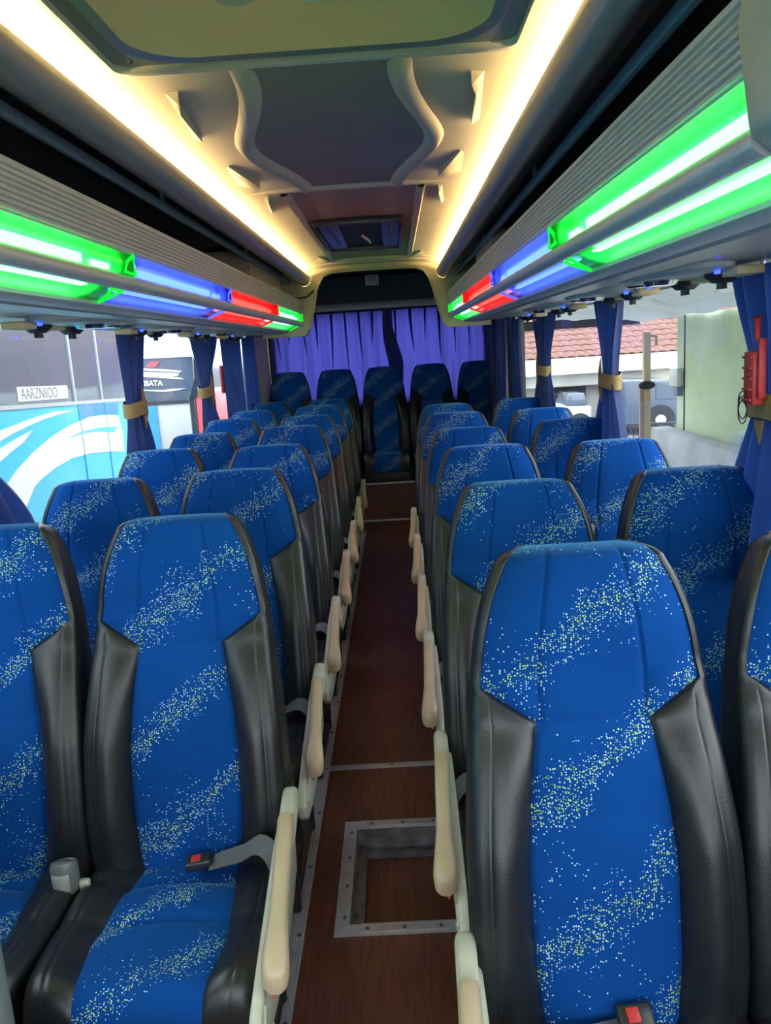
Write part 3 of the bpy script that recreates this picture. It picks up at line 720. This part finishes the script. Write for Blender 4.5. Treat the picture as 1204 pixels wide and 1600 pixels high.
def seat_tree(root, aisle=0, belt=None):
    """aisle: +1 the armrest stands at +x, -1 at -x, 0 none"""
    link('back_panel', ME['fab'], root); link('side_bolster', ME['bl'], root); link('side_bolster', ME['br'], root)
    link('back_shell', ME['sh'], root)
    link('cushion_panel', ME['cp'], root); link('cushion_side', ME['cl'], root); link('cushion_side', ME['cr'], root)
    if belt == 'bench': link('seat_skirt', ME['skirt'], root)
    else: link('seat_frame', ME['base'], root)
    if aisle:
        k = 'R' if aisle > 0 else 'L'
        pl = link('side_plate', ME['plate'+k], root); link('plate_rib', ME['rib'+k], pl)
        ar = link('armrest', ME['arm'+k], root); link('armrest_pad', ME['pad'+k], ar)
        lv = link('recline_button', ME['lever'], ar); lv.scale = (.6, .6, .6); lv.location = (aisle*.264, -.618, .480)
        bl = link('seat_belt', ME[(belt or 'belt')+k], root)
        if belt == 'flat':
            bk = link('buckle', ME['buckle'], bl); bk.location = (.03, -.205, .478); bk.rotation_euler = (.5, 0, .1)
            bt = link('release_button', ME['button'], bl); bt.location = bk.location; bt.rotation_euler = bk.rotation_euler
        if belt == 'long':
            bk = link('buckle', ME['buckle'], bl); bk.location = (aisle*.035, -.225, .480); bk.rotation_euler = (0, -.12*aisle, .12 if aisle > 0 else PI-.12)
            bt = link('release_button', ME['button'], bl); bt.location = bk.location; bt.rotation_euler = bk.rotation_euler
        pass
ORD = ['first', 'second', 'third', 'fourth', 'fifth', 'sixth', 'seventh']
PITCH_S = .760
def add_seat(x, y, z, aisle, label, group, belt=None, rot=0):
    r = empty('bus_seat', (x, y, z)); r.rotation_euler.z = rot
    tag(r, label, 'seat', group); seat_tree(r, aisle, belt); return r
ME['skirt'] = MB().box(-.222, .222, -.570, -.08, .205, .30).mesh('bench_skirt', MT['shell'], bevel=.006)
protos = {}
def seat_copy(key, x, y, z, aisle, label, group, belt=None):
    if key not in protos:
        protos[key] = add_seat(x, y, z, aisle, label, group, belt); return protos[key]
    c = copy_tree(protos[key]); c.location = (x, y, z); tag(c, label, 'seat', group); return c
jit = [0, .004, -.004, .006, -.003, .004, 0]
for k in range(7):
    y = 1.918 + PITCH_S*k
    seat_copy('LA'+('1' if k == 0 else ''), -.43, y, jit[k], 1, f'blue speckled seat with beige armrest, left of the aisle, {ORD[k]} row from the viewer', 'seats left of the aisle', 'long' if k == 0 else None)
    seat_copy('W', -.902, y+.01, -jit[k], 0, f'blue speckled seat by the left windows, {ORD[k]} row from the viewer', 'seats by the left windows')
for k in range(6):
    y = 1.405 + .768*k
    seat_copy('RA'+('1' if k == 0 else ''), .437, y, -jit[k], -1, f'blue speckled seat with beige armrest, right of the aisle, {ORD[k]} row from the viewer', 'seats right of the aisle', 'flat' if k == 0 else None)
    seat_copy('W', .911, y, jit[k], 0, f'blue speckled seat by the right windows, {ORD[k]} row from the viewer', 'seats by the right windows')
RB = ['leftmost of the five in the rear bench', 'second from left in the rear bench', 'in the middle of the rear bench facing the aisle', 'second from right in the rear bench', 'rightmost of the five in the rear bench']
for k in range(5):
    sb = seat_copy('B', -.914+.457*k, 8.04, .19, 0, f'dark shaded blue seat, {RB[k]}', 'rear bench seats', 'bench'); sb.scale.x = .96
# grey folded belt reel between the two nearest left seats
br_ = empty('belt_holder', (-.692, 1.655, .445)); br_.scale = (1.15, 1.15, 1.15); tag(br_, 'grey ribbed belt holder standing between the two nearest left seats', 'belt holder')
MB().tube([(0, .002, -.12), (0, .002, .0), (0, 0, .004), (0, 0, .010), (0, 0, .060), (0, .002, .066), (0, .004, .070)], [.010, .010, .022, .0265, .0265, .023, .012], 28).obj('body', pmat('grey_holder', (.13, .14, .15), .35, noise=.05), br_, smooth=True)
rows = []
for z in (.016, .018, .052, .054):
    e = .0275 if z in (.018, .052) else .026
    rows.append([(e*math.sin(t), -e*math.cos(t), z) for t in [math.radians(-38+76*k/10) for k in range(11)]])
MB().grid(rows).obj('inset_plate', pmat('pale_inset', (.32, .33, .31), .5, noise=.1), br_, smooth=True)
MB().box(.026, .046, -.006, .008, -.002, .026).obj('side_tab', MT['cream'], br_, bevel=.003)
# grey modesty panel at the lower left corner
pn = MB().prism([(-.95, 0), (-.545, 0), (-.528, .55), (-.528, .80), (-.55, .90), (-.62, .94), (-.95, .94)], 1, 1.06, 1.10).obj('modesty_panel', pmat('grey_green_plastic', (.10, .125, .12), .5, noise=.05), bevel=.012)
tag(pn, 'plain grey-green plastic panel edge at the lower left corner', 'panel')
# ================================================================== CURTAINS
def hanging(sg, yc, x, ztop, ztie, zbot, wt, wtie, wb, nf, shift=0, amp=.028, seed=0):
    rnd = random.Random(seed); ph = rnd.random()*6; rows = []
    nz = 36; ny = nf*10
    fr = [rnd.uniform(.7, 1.3) for _ in range(6)]
    for i in range(nz+1):
        z = ztop+(zbot-ztop)*i/nz
        if z >= ztie: t = (ztop-z)/(ztop-ztie); wd = wt+(wtie-wt)*(t*t*(3-2*t))**.8
        else: t = (ztie-z)/(ztie-zbot); wd = wtie+(wb-wtie)*math.sin(t*PI/2)**1.1
        c = yc + shift*(1-abs((z-ztie)/(ztop-zbot))*1.2 if True else 0)
        a = amp*(.55+.6*wd/wt)
        row = []
        for j in range(ny+1):
            u = j/ny
            f = math.sin(2*PI*nf*u+ph) + .45*math.sin(2*PI*nf*.53*u*fr[0]+ph*2+z*3) + .25*math.sin(2*PI*nf*1.9*u+z*6*fr[1])
            row.append((x+sg*a*.6*f, c+wd*(u-.5)+a*.25*math.cos(2*PI*nf*u+ph), z))
        rows.append(row)
    return MB().grid(rows)
def tied_curtain(sg, yc, label, wt=.40, wtie=.17, wb=.44, shift=0, seed=0, zbot=1.08, x=None, front=True):
    x = x or sg*1.055
    root = empty('window_curtain', (0, 0, 0)); tag(root, label, 'curtain', 'tied navy curtains')
    hanging(sg, yc, x, 1.765, 1.415, zbot, wt, wtie, wb, 6, shift, seed=seed).obj('cloth', MT['curt'], root, smooth=True)
    yt = yc+shift
    rows = []
    for z, g in ((1.383, 0), (1.385, .004), (1.445, .004), (1.447, 0)):
        rows.append([(x+(.040+g)*math.cos(t), yt+(wtie/2+.012+g)*math.sin(t), z+.006*math.cos(t*2)) for t in [2*PI*k/28 for k in range(28)]])
    MB().grid(rows, True).obj('tie_band', MT['gold'], root, smooth=True)
    # pointed gold insets above and below the band
    xf = x-sg*.046
    for zz, zt in ((1.445, 1.515), (1.385, 1.325)):
        m = MB(); m.add([(xf, yt-.026, zz), (xf, yt+.026, zz), (xf+sg*.004, yt, zt), (xf+sg*.006, yt-.026, zz), (xf+sg*.006, yt+.026, zz), (xf+sg*.009, yt, zt)], [(0, 1, 2), (3, 5, 4), (0, 3, 4, 1), (1, 4, 5, 2), (2, 5, 3, 0)])
        m.obj('gold_point', MT['gold'], root)
    # hooks
    for k in range(4):
        yy = yc-wt*.38+wt*.76*k/3; MB().tube([(x, yy, 1.755), (x, yy, 1.775)], .006, 6).obj('hook', MT['chrome'], root)
    return root
tied_curtain(1, 2.07, 'navy curtain with gold tie at the right edge beside the red hammer box', .62, .24, .66, -.02, 3, .95, x=1.06)
tied_curtain(1, 3.67, 'navy curtain with gold tie between the green wall and the tiled house', .40, .19, .52, -.04, 5)
tied_curtain(1, 5.25, 'navy curtain with gold tie, third along the right windows', .55, .22, .60, 0, 8)
tied_curtain(-1, 2.12, 'navy curtain bottom corner peeking in at the left edge', .5, .2, .86, 0, 2)
tied_curtain(-1, 3.78, 'navy curtain with gold tie before the parked blue bus window', .36, .20, .42, -.08, 11)
tied_curtain(-1, 5.33, 'navy curtain with gold tie beside the red and black bus', .62, .20, .5, -.22, 14)
def plain_curtain(nm, sg, y0, y1, label, seed, mat='curt', x=None, zb=.95):
    o = hanging(sg, (y0+y1)/2, x or sg*1.05, 1.77, 1.4, zb, y1-y0, y1-y0, (y1-y0)*1.02, 6, 0, .02, seed).obj(nm, MT[mat], smooth=True)
    return tag(o, label, 'curtain', 'drawn navy curtains')
plain_curtain('window_curtain', -1, 5.72, 6.35, 'dark drawn curtain behind the tied one on the left', 21)
plain_curtain('window_curtain', -1, 6.42, 7.0, 'brighter drawn blue curtain next to the tan corner panel', 22)
plain_curtain('window_curtain', 1, 6.15, 6.6, 'pale blue drawn curtain strip at the far right window', 23)
plain_curtain('window_curtain', 1, 6.7, 7.9, 'dark drawn curtain at the right rear corner', 24, x=1.02)
# red emergency hammer box on the right pillar
hb = empty('hammer_box', (1.0, 2.045, 1.425)); hb.scale = (.78, .78, .78); tag(hb, 'red plastic emergency hammer box with black wire beside the right curtain', 'hammer box', None)
m = MB().box(-.018, .018, -.035, .035, 0, .165); m.obj('case', MT['red'], hb, bevel=.004)
MB().box(-.006, .018, -.05, -.035, .02, .205).obj('back_plate', MT['red'], hb, bevel=.003)
for k in range(5): MB().box(-.026, -.016, -.03, .03, .012+k*.033, .020+k*.033).obj('rib', MT['red'], hb, bevel=.002)
MB().tube([(0, -.02, .20), (0, -.02, .26), (-.004, -.02, .27)], [.010, .010, .018], 10).obj('hammer_handle', MT['red'], hb, smooth=True)
pts = [(-.02, .03+.035*math.cos(t), .005+.04*math.sin(t)-.0025*t) for t in [k*.35 for k in range(44)]]
MB().tube(pts, .0022, 6).obj('wire', MT['blackplastic'], hb, smooth=True)
# small red reflector between left curtains
rf = MB().box(-.01, .01, -.04, .04, 0, .2).obj('hammer_box', MT['red'], bevel=.004); rf.location = (-1.14, 6.05, 1.36); tag(rf, 'small red hammer box half hidden between the left curtains', 'hammer box')
# rear curtains: two pleated sheets
def rear_curtain(x0, x1, label, seed, gather):
    rnd = random.Random(seed); nf = int((x1-x0)/.135); rows = []; nz = 22; ny = nf*10; ph = rnd.random()*6
    offs = [rnd.uniform(-.25, .25) for _ in range(nf+2)]
    for i in range(nz+1):
        t = i/nz; z = 1.985-.93*t; row = []
        for j in range(ny+1):
            u = j/ny; k = u*nf; kk = int(k); fr_ = k-kk
            oo = offs[kk]*(1-fr_)+offs[kk+1]*fr_
            pin = math.exp(-((fr_-.5)/(.10+.25*t))**2)*(1-.55*t)
            xx = x0+(x1-x0)*u + .03*oo*t
            if gather: xx += gather*math.sin(PI*min(1, t*1.05))*(max(0, u-.55) if gather < 0 else max(0, .45-u))
            yy = 8.40 + .035*pin + .018*math.sin(2*PI*(k*1.0)+oo*3+t)*(t) + .01*math.sin(k*11+oo*7)
            row.append((xx, yy, z))
        rows.append(row)
    o = MB().grid(rows).obj('rear_curtain', MT['curtrear'], smooth=True)
    for k in range(nf):
        xc = x0+(x1-x0)*(k+.5)/nf+rnd.uniform(-.012, .012); L_ = rnd.uniform(.28, .62); w0 = rnd.uniform(.016, .026); dx = rnd.uniform(-.03, .03)
        rr = [[(xc+dx*t_*t_+(w0*(1-t_)**.7+.003)*(j/4-.5)*2*.6, 8.372+.012*abs(j-2)/2+.012*t_, 1.985-L_*t_) for j in range(5)] for t_ in [i/8 for i in range(9)]]
        MB().grid(rr).obj('pleat', MT['curt'], o, smooth=True)
    return tag(o, label, 'curtain', 'rear curtains')
rear_curtain(-1.12, .12, 'violet-blue pleated rear curtain, left and wider half', 31, 0)
rear_curtain(.07, 1.10, 'violet-blue pleated rear curtain, right half', 37, 0)
# gathered overlap between the two halves
o = MB(); rows = []
for i in range(20):
    t = i/19; z = 1.99-.85*t; c = .06+.20*t*t if t < .6 else .06+.20*.36-.02*(t-.6); wd = .05+.10*math.sin(PI*min(1, t*.8))
    rows.append([(c+wd*(j/20-.5), 8.345+.014*math.sin(j*1.5+t*2), z) for j in range(21)])
o.grid(rows); tag(o.obj('rear_curtain', MT['curt'], smooth=True), 'dark gathered curtain fold where the two rear halves meet', 'curtain', 'rear curtains')
tag(MB().tube([(-1.1, 8.36, 1.985), (1.08, 8.36, 1.985)], .012, 8).obj('curtain_rail', MT['curt']), 'dark rail carrying the rear curtains', 'rail')
# ================================================================== OUTSIDE
G = -.88
struct(MB().box(-60, 60, -40, 90, G-.1, G).obj('ground', pmat('asphalt_yard', (.22, .21, .2), .85, noise=.2, nscale=2)), 'grey yard outside the bus')
paint = dict(cyan=pmat('cyan_bus_paint', (.035, .50, .74), .3, noise=.04, nscale=3, coat=.3), deep=pmat('deep_blue_paint', (.03, .24, .62), .3, noise=.04), wht=pmat('white_bus_paint', (.80, .83, .85), .3, noise=.03, coat=.3),
 dglass=pmat('dark_bus_glass', (.09, .12, .17), .06, noise=.05, spec=.8), grey=pmat('silver_bus_paint', (.42, .44, .46), .35, noise=.04), pink=pmat('red_decal', (.75, .08, .10), .4, noise=.03), blackp=pmat('black_bus_paint', (.02, .02, .024), .25, noise=.05))
# --- parked blue bus on the left
b1 = empty('parked_bus', (-4.5, 6, G)); tag(b1, 'cyan and white parked bus with swoosh graphics outside the left windows', 'bus')
def K(o, p): o.matrix_parent_inverse = Matrix.Translation(-Vector(p.location)); return o
def q(L): return [(a*1.412, 1.62+(b-1.62)*1.412) for a, b in L]  # image-pixel outlines scaled about the camera so this bus stands farther away
def sill1(y): return 1.302-.040*(y-7.06)
ya, yb_, BX = -4.0, 11.2, -3.3
K(MB().prism([(ya, G+.35), (yb_, G+.35), (yb_, sill1(yb_)), (ya, sill1(ya))], 0, BX-2.4, BX).obj('body', paint['cyan'], b1), b1)
K(MB().prism([(ya, sill1(ya)), (yb_, sill1(yb_)), (yb_-.12, 2.45), (ya, 2.45)], 0, BX-2.38, BX-.03).obj('window_band', paint['dglass'], b1), b1)
K(MB().box(BX-2.4, BX, ya, yb_-.1, 2.45, 2.75).obj('roof', paint['wht'], b1, bevel=.05), b1)
K(MB().prism([(ya, sill1(ya)-.016), (yb_, sill1(yb_)-.016), (yb_, sill1(yb_)+.022), (ya, sill1(ya)+.022)], 0, BX-.01, BX+.012).obj('waist_rail', paint['grey'], b1), b1)
for y in (6.42, 8.81, 9.62): K(MB().box(BX-.04, BX-.012, y-.02, y+.02, sill1(y), 2.46).obj('window_joint', paint['grey'], b1), b1)
for y in (8.81, 9.60): K(MB().box(BX-.01, BX+.008, y-.008, y+.008, G+.4, sill1(y)).obj('panel_joint', paint['deep'], b1), b1)
SW = {
 'A': [(4.3, 1.16), (4.961, 1.263), (5.228, 1.285), (5.523, 1.305), (5.825, 1.316), (6.149, 1.297), (5.907, 1.291), (5.617, 1.28), (5.31, 1.252), (5.121, 1.231), (4.941, 1.203), (4.3, 1.06)],
 'B': [(4.3, 1.0), (4.927, 1.158), (5.162, 1.194), (5.395, 1.221), (5.241, 1.16), (5.049, 1.119), (4.902, 1.083), (4.3, .88)],
 'C': [(4.5, .62), (4.934, 0.925), (5.097, 0.999), (5.366, 1.078), (5.677, 1.146), (6.014, 1.194), (6.437, 1.223), (6.811, 1.211), (7.104, 1.18), (7.165, 1.028), (7.136, 0.862), (6.76, 0.91), (6.337, 0.948), (5.979, 0.957), (5.668, 0.931), (5.443, 0.894), (5.312, 0.861), (4.95, .62)]}
for k, poly in SW.items(): K(MB().prism(q(poly), 0, BX-.005, BX+.005).obj('white_swoosh', paint['wht'], b1), b1)
K(MB().prism(q([(5.912, 1.106), (6.242, 1.128), (6.628, 1.123), (7.053, 1.089), (6.94, 1.051), (6.561, 1.098), (6.237, 1.114)]), 0, BX-.002, BX+.010).obj('blue_streak', paint['cyan'], b1), b1)
K(MB().prism(q([(6.29, 1.325), (7.152, 1.285), (7.104, 1.185), (6.811, 1.216), (6.437, 1.228), (6.271, 1.213)]), 0, BX-.005, BX+.004).obj('deep_blue_patch', paint['deep'], b1), b1)
def text(body, size, mat, parent, loc, rot, ext=.004, shear=0, offset=0):
    c = bpy.data.curves.new('lettering', 'FONT'); c.body = body; c.size = size; c.extrude = ext; c.shear = shear; c.offset = offset; c.align_x = 'LEFT'
    c.materials.append(mat)
    t = bpy.data.objects.new('lettering', c); COL.objects.link(t)
    bpy.context.view_layer.update()
    me = bpy.data.meshes.new_from_object(t.evaluated_get(bpy.context.evaluated_depsgraph_get())); me.name = 'lettering'
    o = bpy.data.objects.new('lettering', me); COL.objects.link(o); o.location = loc; o.rotation_euler = rot
    bpy.data.objects.remove(t); o.parent = parent; K(o, parent); return o
K(MB().prism(q([(5.313, 1.512), (6.117, 1.485), (6.105, 1.393), (5.309, 1.418)]), 0, BX-.03, BX-.018).obj('white_sign', paint['wht'], b1), b1)
text('AARZNIIOO', .150, MT['wall'], b1, (BX-.0165, 7.54, 1.352), (PI/2, math.radians(2.0), PI/2), .001)
for yw in (-.5, 5.6): K(MB().tube([(BX-.25, yw, G+.48), (BX-.01, yw, G+.48)], .48, 28).obj('wheel', paint['blackp'], b1, smooth=True), b1)
# --- second bus seen from behind
b2 = empty('parked_bus', (-5.1, 20, G)); tag(b2, 'white and black parked bus with red slash and PARIWISATA lettering, farther left', 'bus')
K(MB().box(-6.25, -3.95, 17, 25, G+.35, .78).obj('body', paint['grey'], b2, bevel=.06), b2)
K(MB().prism([(-6.25, .76), (-4.05, .76), (-4.0, 1.75), (-6.25, 1.75)], 1, 16.99, 25).obj('rear_glass', pmat('blue_black_glass', (.05, .07, .12), .12, noise=.1), b2), b2)
K(MB().prism([(-6.3, 1.70), (-3.97, 1.66), (-3.97, 1.9), (-4.2, 1.92), (-4.3, 2.15), (-6.3, 2.2)], 1, 16.94, 25).obj('roof', paint['wht'], b2, bevel=.03), b2)
K(MB().box(-6.2, -4.05, 16.96, 17.0, .74, .80).obj('waist_rail', paint['blackp'], b2), b2)
K(MB().box(-6.2, -4.85, 16.955, 17.0, -.5, .72).obj('blue_panel', paint['deep'], b2), b2)
K(MB().prism([(-4.98, 1.51), (-4.86, 1.62), (-4.67, 1.61), (-4.79, 1.5)], 1, 16.96, 16.995).obj('red_slash', paint['pink'], b2), b2)
for poly in ([(-5.6, 1.52), (-5.01, 1.49), (-4.54, 1.44), (-4.25, 1.39), (-4.29, 1.37), (-4.57, 1.4), (-5.02, 1.45), (-5.6, 1.47)],
             [(-5.6, 1.38), (-5.6, 1.44), (-5.03, 1.42), (-4.31, 1.35), (-4.35, 1.29), (-4.61, 1.32), (-4.3, 1.26), (-4.22, 1.22), (-4.46, 1.25), (-4.78, 1.29), (-5.1, 1.33)],
             [(-5.6, 1.07), (-5.1, 1.06), (-4.68, 1.03), (-4.48, 1.04), (-4.18, 1.04), (-4.46, 1.0), (-4.64, 1.0), (-5.1, 1.04), (-5.6, 1.05)]):
    K(MB().prism(poly, 1, 16.965, 16.995).obj('white_stripe', paint['wht'], b2), b2)
text('PARIWISATA', .145, paint['wht'], b2, (-5.50, 16.97, 1.155), (PI/2, math.radians(2), 0), .01, 0, .004)
# --- narrow red and black bus flank
b3 = empty('parked_bus', (-3.7, 14, G)); tag(b3, 'slice of a black and red bus beside the left curtain', 'bus')
K(MB().box(-3.42, -3.30, 14.0, 16.5, G+.2, 1.05).obj('body', paint['blackp'], b3, bevel=.02), b3)
K(MB().prism([(-3.40, .95), (-3.22, 1.02), (-3.14, 1.40), (-3.26, 1.66), (-3.27, 1.30)], 1, 13.96, 14.05).obj('mirror_arm', paint['blackp'], b3), b3)
K(MB().box(-3.30, -3.20, 14.0, 16.5, .1, 1.02).obj('red_flank', paint['pink'], b3, bevel=.02), b3)
# --- far corrugated building left
fb = empty('far_building', (-9, 34, G)); tag(fb, 'pale corrugated building top behind the parked buses', 'building')
K(MB().box(-14, -5.2, 34, 40, G, 3.6).obj('wall', pmat('pale_wall', (.6, .62, .64), .7, noise=.06), fb), fb)
for i in range(12):
    if i % 3: K(MB().box(-13.5+i*.7, -13.05+i*.7, 33.95, 34.05, 2.4, 3.5).obj('window', pmat('louvre', (.35, .45, .55), .4, noise=.1) if i == 1 else bpy.data.materials['louvre'], fb), fb)
# --- right: green wall, concrete ledge
gw = empty('green_wall', (4.1, 8, G)); tag(gw, 'pale green plastered wall outside the right windows', 'wall')
def green():
    m = MB().box(4.0, 4.2, 3.0, 11.52, G, 1.80); return m
gm = pmat('pale_green_plaster', (.46, .56, .36), .85, noise=.10, nscale=1.2)
K(green().obj('plaster', gm, gw), gw)
K(MB().box(3.985, 4.0, 11.20, 11.215, .2, 1.79).obj('cable', MT['blackplastic'], gw), gw)
K(MB().box(3.90, 4.0, 11.22, 11.56, .85, 1.09).obj('meter_box', paint['grey'], gw, bevel=.01), gw)
K(MB().box(3.92, 4.0, 11.28, 11.46, .72, .85).obj('fuse_box', MT['wall'], gw, bevel=.01), gw)
K(MB().tube([(3.98, 9.35, .33), (4.0, 9.35, .33)], .06, 14).obj('pipe_end', paint['grey'], gw), gw)
cw = MB().box(3.62, 3.88, 5.0, 11.46, G, .30).obj('concrete_ledge', pmat('raw_concrete', (.34, .35, .38), .9, noise=.25, nscale=1.5), bevel=.01)
tag(cw, 'raw grey concrete ledge along the foot of the green wall', 'ledge')
# awning / tarpaulin
rows = []
for i in range(29):
    y = 4.6+8.6*i/28
    rows.append([(1.4+2.56*j/18, y, 1.955-.060*(2.56*j/18)+.035*math.sin(i*.9+j*.7)+.022*math.sin(j*1.7-i*.5)+.015*(math.sin(i*2.3))) for j in range(19)])
aw = empty('awning', (3.1, 9, 1.7)); tag(aw, 'sagging grey tarpaulin awning above the green wall', 'awning')
tarp = MB().grid(rows)
K(tarp.obj('tarpaulin', curtain_mat('grey_tarpaulin', (.20, .23, .235), (.22, .25, .25), .32), aw, smooth=True), aw)
for y in (5.2, 8.0, 10.6, 13.1): K(MB().tube([(1.4, y, 2.00), (3.96, y, 1.85)], .022, 8).obj('pole', MT['wall'], aw), aw)
K(MB().box(1.4, 3.96, 13.12, 13.24, 1.72, 1.86).obj('fascia', MT['blackplastic'], aw), aw)
# --- house behind, y = 22
hs = empty('house', (5, 24, G)); tag(hs, 'low white house with red tiled roof behind the right curtains', 'house')
wallm = pmat('white_house_wall', (.56, .55, .52), .8, noise=.08, nscale=1.5)
K(MB().box(1.6, 14, 22.6, 30, G, 1.3).obj('wall', wallm, hs), hs)
K(MB().box(1.4, 14.5, 21.6, 22.6, .62, 1.05).obj('fascia', pmat('white_fascia', (.72, .72, .70), .7, noise=.05), hs, bevel=.02), hs)
K(MB().box(1.6, 14, 22.0, 22.6, .30, .62).obj('beam', wallm, hs), hs)
# tiled roof as rows of tiles
tm = pmat('red_roof_tile', (.20, .095, .075), .85, noise=.4, nscale=4); TM = None
slope = math.atan2(1.5, 4)
tp = MB(); tp.grid([[(-.13+.26*k/6, -.02, .03*math.sin(PI*k/6)) for k in range(7)], [(-.13+.26*k/6, .40, .03*math.sin(PI*k/6)-.02) for k in range(7)]])
tp.grid([[(-.13+.26*k/6, -.02, .03*math.sin(PI*k/6)-.015) for k in range(7)], [(-.13+.26*k/6, -.02, .03*math.sin(PI*k/6)) for k in range(7)]])
TM = tp.mesh('roof_tile', tm, smooth=True)
K(MB().prism([(21.6, 1.05), (26.5, 2.95), (31, 1.3)], 0, 1.4, 14.5).obj('roof_slab', tm, hs), hs)
nt = 0
for r_ in range(8):
    for c in range(30):
        x = 1.55+c*.26
        o = link('roof_tile', TM, hs); o.location = (x, 21.62+r_*.36, 1.075+r_*.36*1.9/4.9); o.rotation_euler = (math.atan2(1.9, 4.9)+random.uniform(-.02, .02), 0, random.uniform(-.03, .03)); K(o, hs); nt += 1
# openings in the house
dk = pmat('dark_opening', (.035, .035, .04), .6, noise=.2); lv = pmat('pale_louvre', (.55, .53, .5), .7, noise=.05)
for x0, x1, z0, z1 in ((4.35, 5.25, -.75, .24), (2.25, 3.1, -.4, .18)):
    w_ = K(MB().box(x0, x1, 22.55, 22.64, z0, z1).obj('window', dk, hs), hs)
    for k in range(3): K(MB().box(x0, x1, 22.5, 22.56, z0+(z1-z0)*(k+.6)/3.2, z0+(z1-z0)*(k+.6)/3.2+.03).obj('window_bar', MT['wall'], hs), hs)
for k in range(7): K(MB().box(6.1, 8.4, 22.5, 22.58, -.25+k*.085, -.195+k*.085).obj('louvre', lv, hs), hs)
K(MB().box(6.05, 8.45, 22.56, 22.62, -.35, .40).obj('louvre_back', dk, hs), hs)
K(MB().box(6.0, 8.5, 22.45, 22.6, .30, .42).obj('lintel', MT['tan'], hs), hs)
# dark van in front of the house
vn = empty('van', (7.3, 20, G)); tag(vn, 'dark blue-grey van parked before the house, seen past the yellow pole', 'van')
vm = pmat('slate_van_paint', (.075, .10, .15), .3, noise=.06)
K(MB().prism([(5.6, G+.25), (7.15, G+.25), (7.18, -.10), (7.0, .20), (6.75, .42), (5.6, .46)], 1, 20.0, 21.6).obj('body', vm, vn, bevel=.05), vn)
K(MB().prism([(6.35, -.02), (6.98, -.02), (6.72, .36), (6.35, .38)], 1, 19.97, 20.02).obj('side_window', paint['dglass'], vn), vn)
wh = K(MB().tube([(6.45, 19.95, G+.36), (6.45, 20.2, G+.36)], .36, 24).obj('wheel', paint['blackp'], vn, smooth=True), vn)
o = MB().tube([(6.45, 19.93, G+.36), (6.45, 19.96, G+.36)], .13, 20).obj('hub_cap', paint['grey'], wh, smooth=True)
vn2 = empty('pickup_truck', (4.2, 20, G)); tag(vn2, 'faint grey pickup truck in the shade of the house', 'truck')
K(MB().prism([(3.4, G+.3), (4.9, G+.3), (4.9, -.12), (4.3, -.10), (4.2, -.05), (3.4, -.05)], 1, 20.4, 21.8).obj('body', paint['grey'], vn2, bevel=.05), vn2)
K(MB().prism([(4.25, -.10), (4.85, -.10), (4.75, .2), (4.35, .2)], 1, 20.5, 21.7).obj('cab', paint['dglass'], vn2, bevel=.04), vn2)
K(MB().tube([(4.6, 20.35, G+.3), (4.6, 20.6, G+.3)], .3, 20).obj('wheel', paint['blackp'], vn2, smooth=True), vn2)
# yellow pole with small mirror, white gate posts, mesh fence
pl = empty('pole', (3.13, 10, G)); tag(pl, 'cream wooden pole with hook standing before the van', 'pole')
pm = pmat('cream_pole', (.62, .50, .32), .7, noise=.08)
K(MB().box(3.085, 3.165, 9.96, 10.04, G, 1.60).obj('post', pm, pl, bevel=.006), pl)
K(MB().tube([(3.16, 10, 1.56), (3.24, 10, 1.54), (3.24, 10, 1.44)], .018, 8).obj('hook', pm, pl), pl)
K(MB().box(3.02, 3.07, 9.9, 9.95, G, .95).obj('side_post', pmat('rust_post', (.40, .27, .2), .8, noise=.1), pl), pl)
om = K(MB().tube([(0, 0, 0), (0, .03, 0)], [.10, .085], 20).obj('oval_mirror', paint['blackp'], pl, smooth=True), pl); om.location = (3.10, 9.90, .98); om.scale = (1, 1, .5)
gf = empty('wire_fence', (3.4, 10.8, G)); tag(gf, 'wire mesh fence panel between pole and green wall', 'fence')
m = MB()
for k in range(16): m.tube([(3.0+k*.07, 11.6, G), (3.0+k*.07+.5, 11.6, .33)], .006, 5); m.tube([(3.5+k*.07, 11.6, G), (3.0+k*.07, 11.6, .33)], .006, 5)
tag(K(m.obj('mesh_wire', MT['wall'], gf), gf), kind='stuff')
K(MB().tube([(3.0, 11.6, .34), (4.0, 11.6, .32)], .02, 8).obj('top_bar', MT['wall'], gf), gf)
for x in (3.0, 3.98): K(MB().tube([(x, 11.6, G), (x, 11.6, .34)], .02, 8).obj('post', MT['wall'], gf), gf)
bpy.context.view_layer.update()
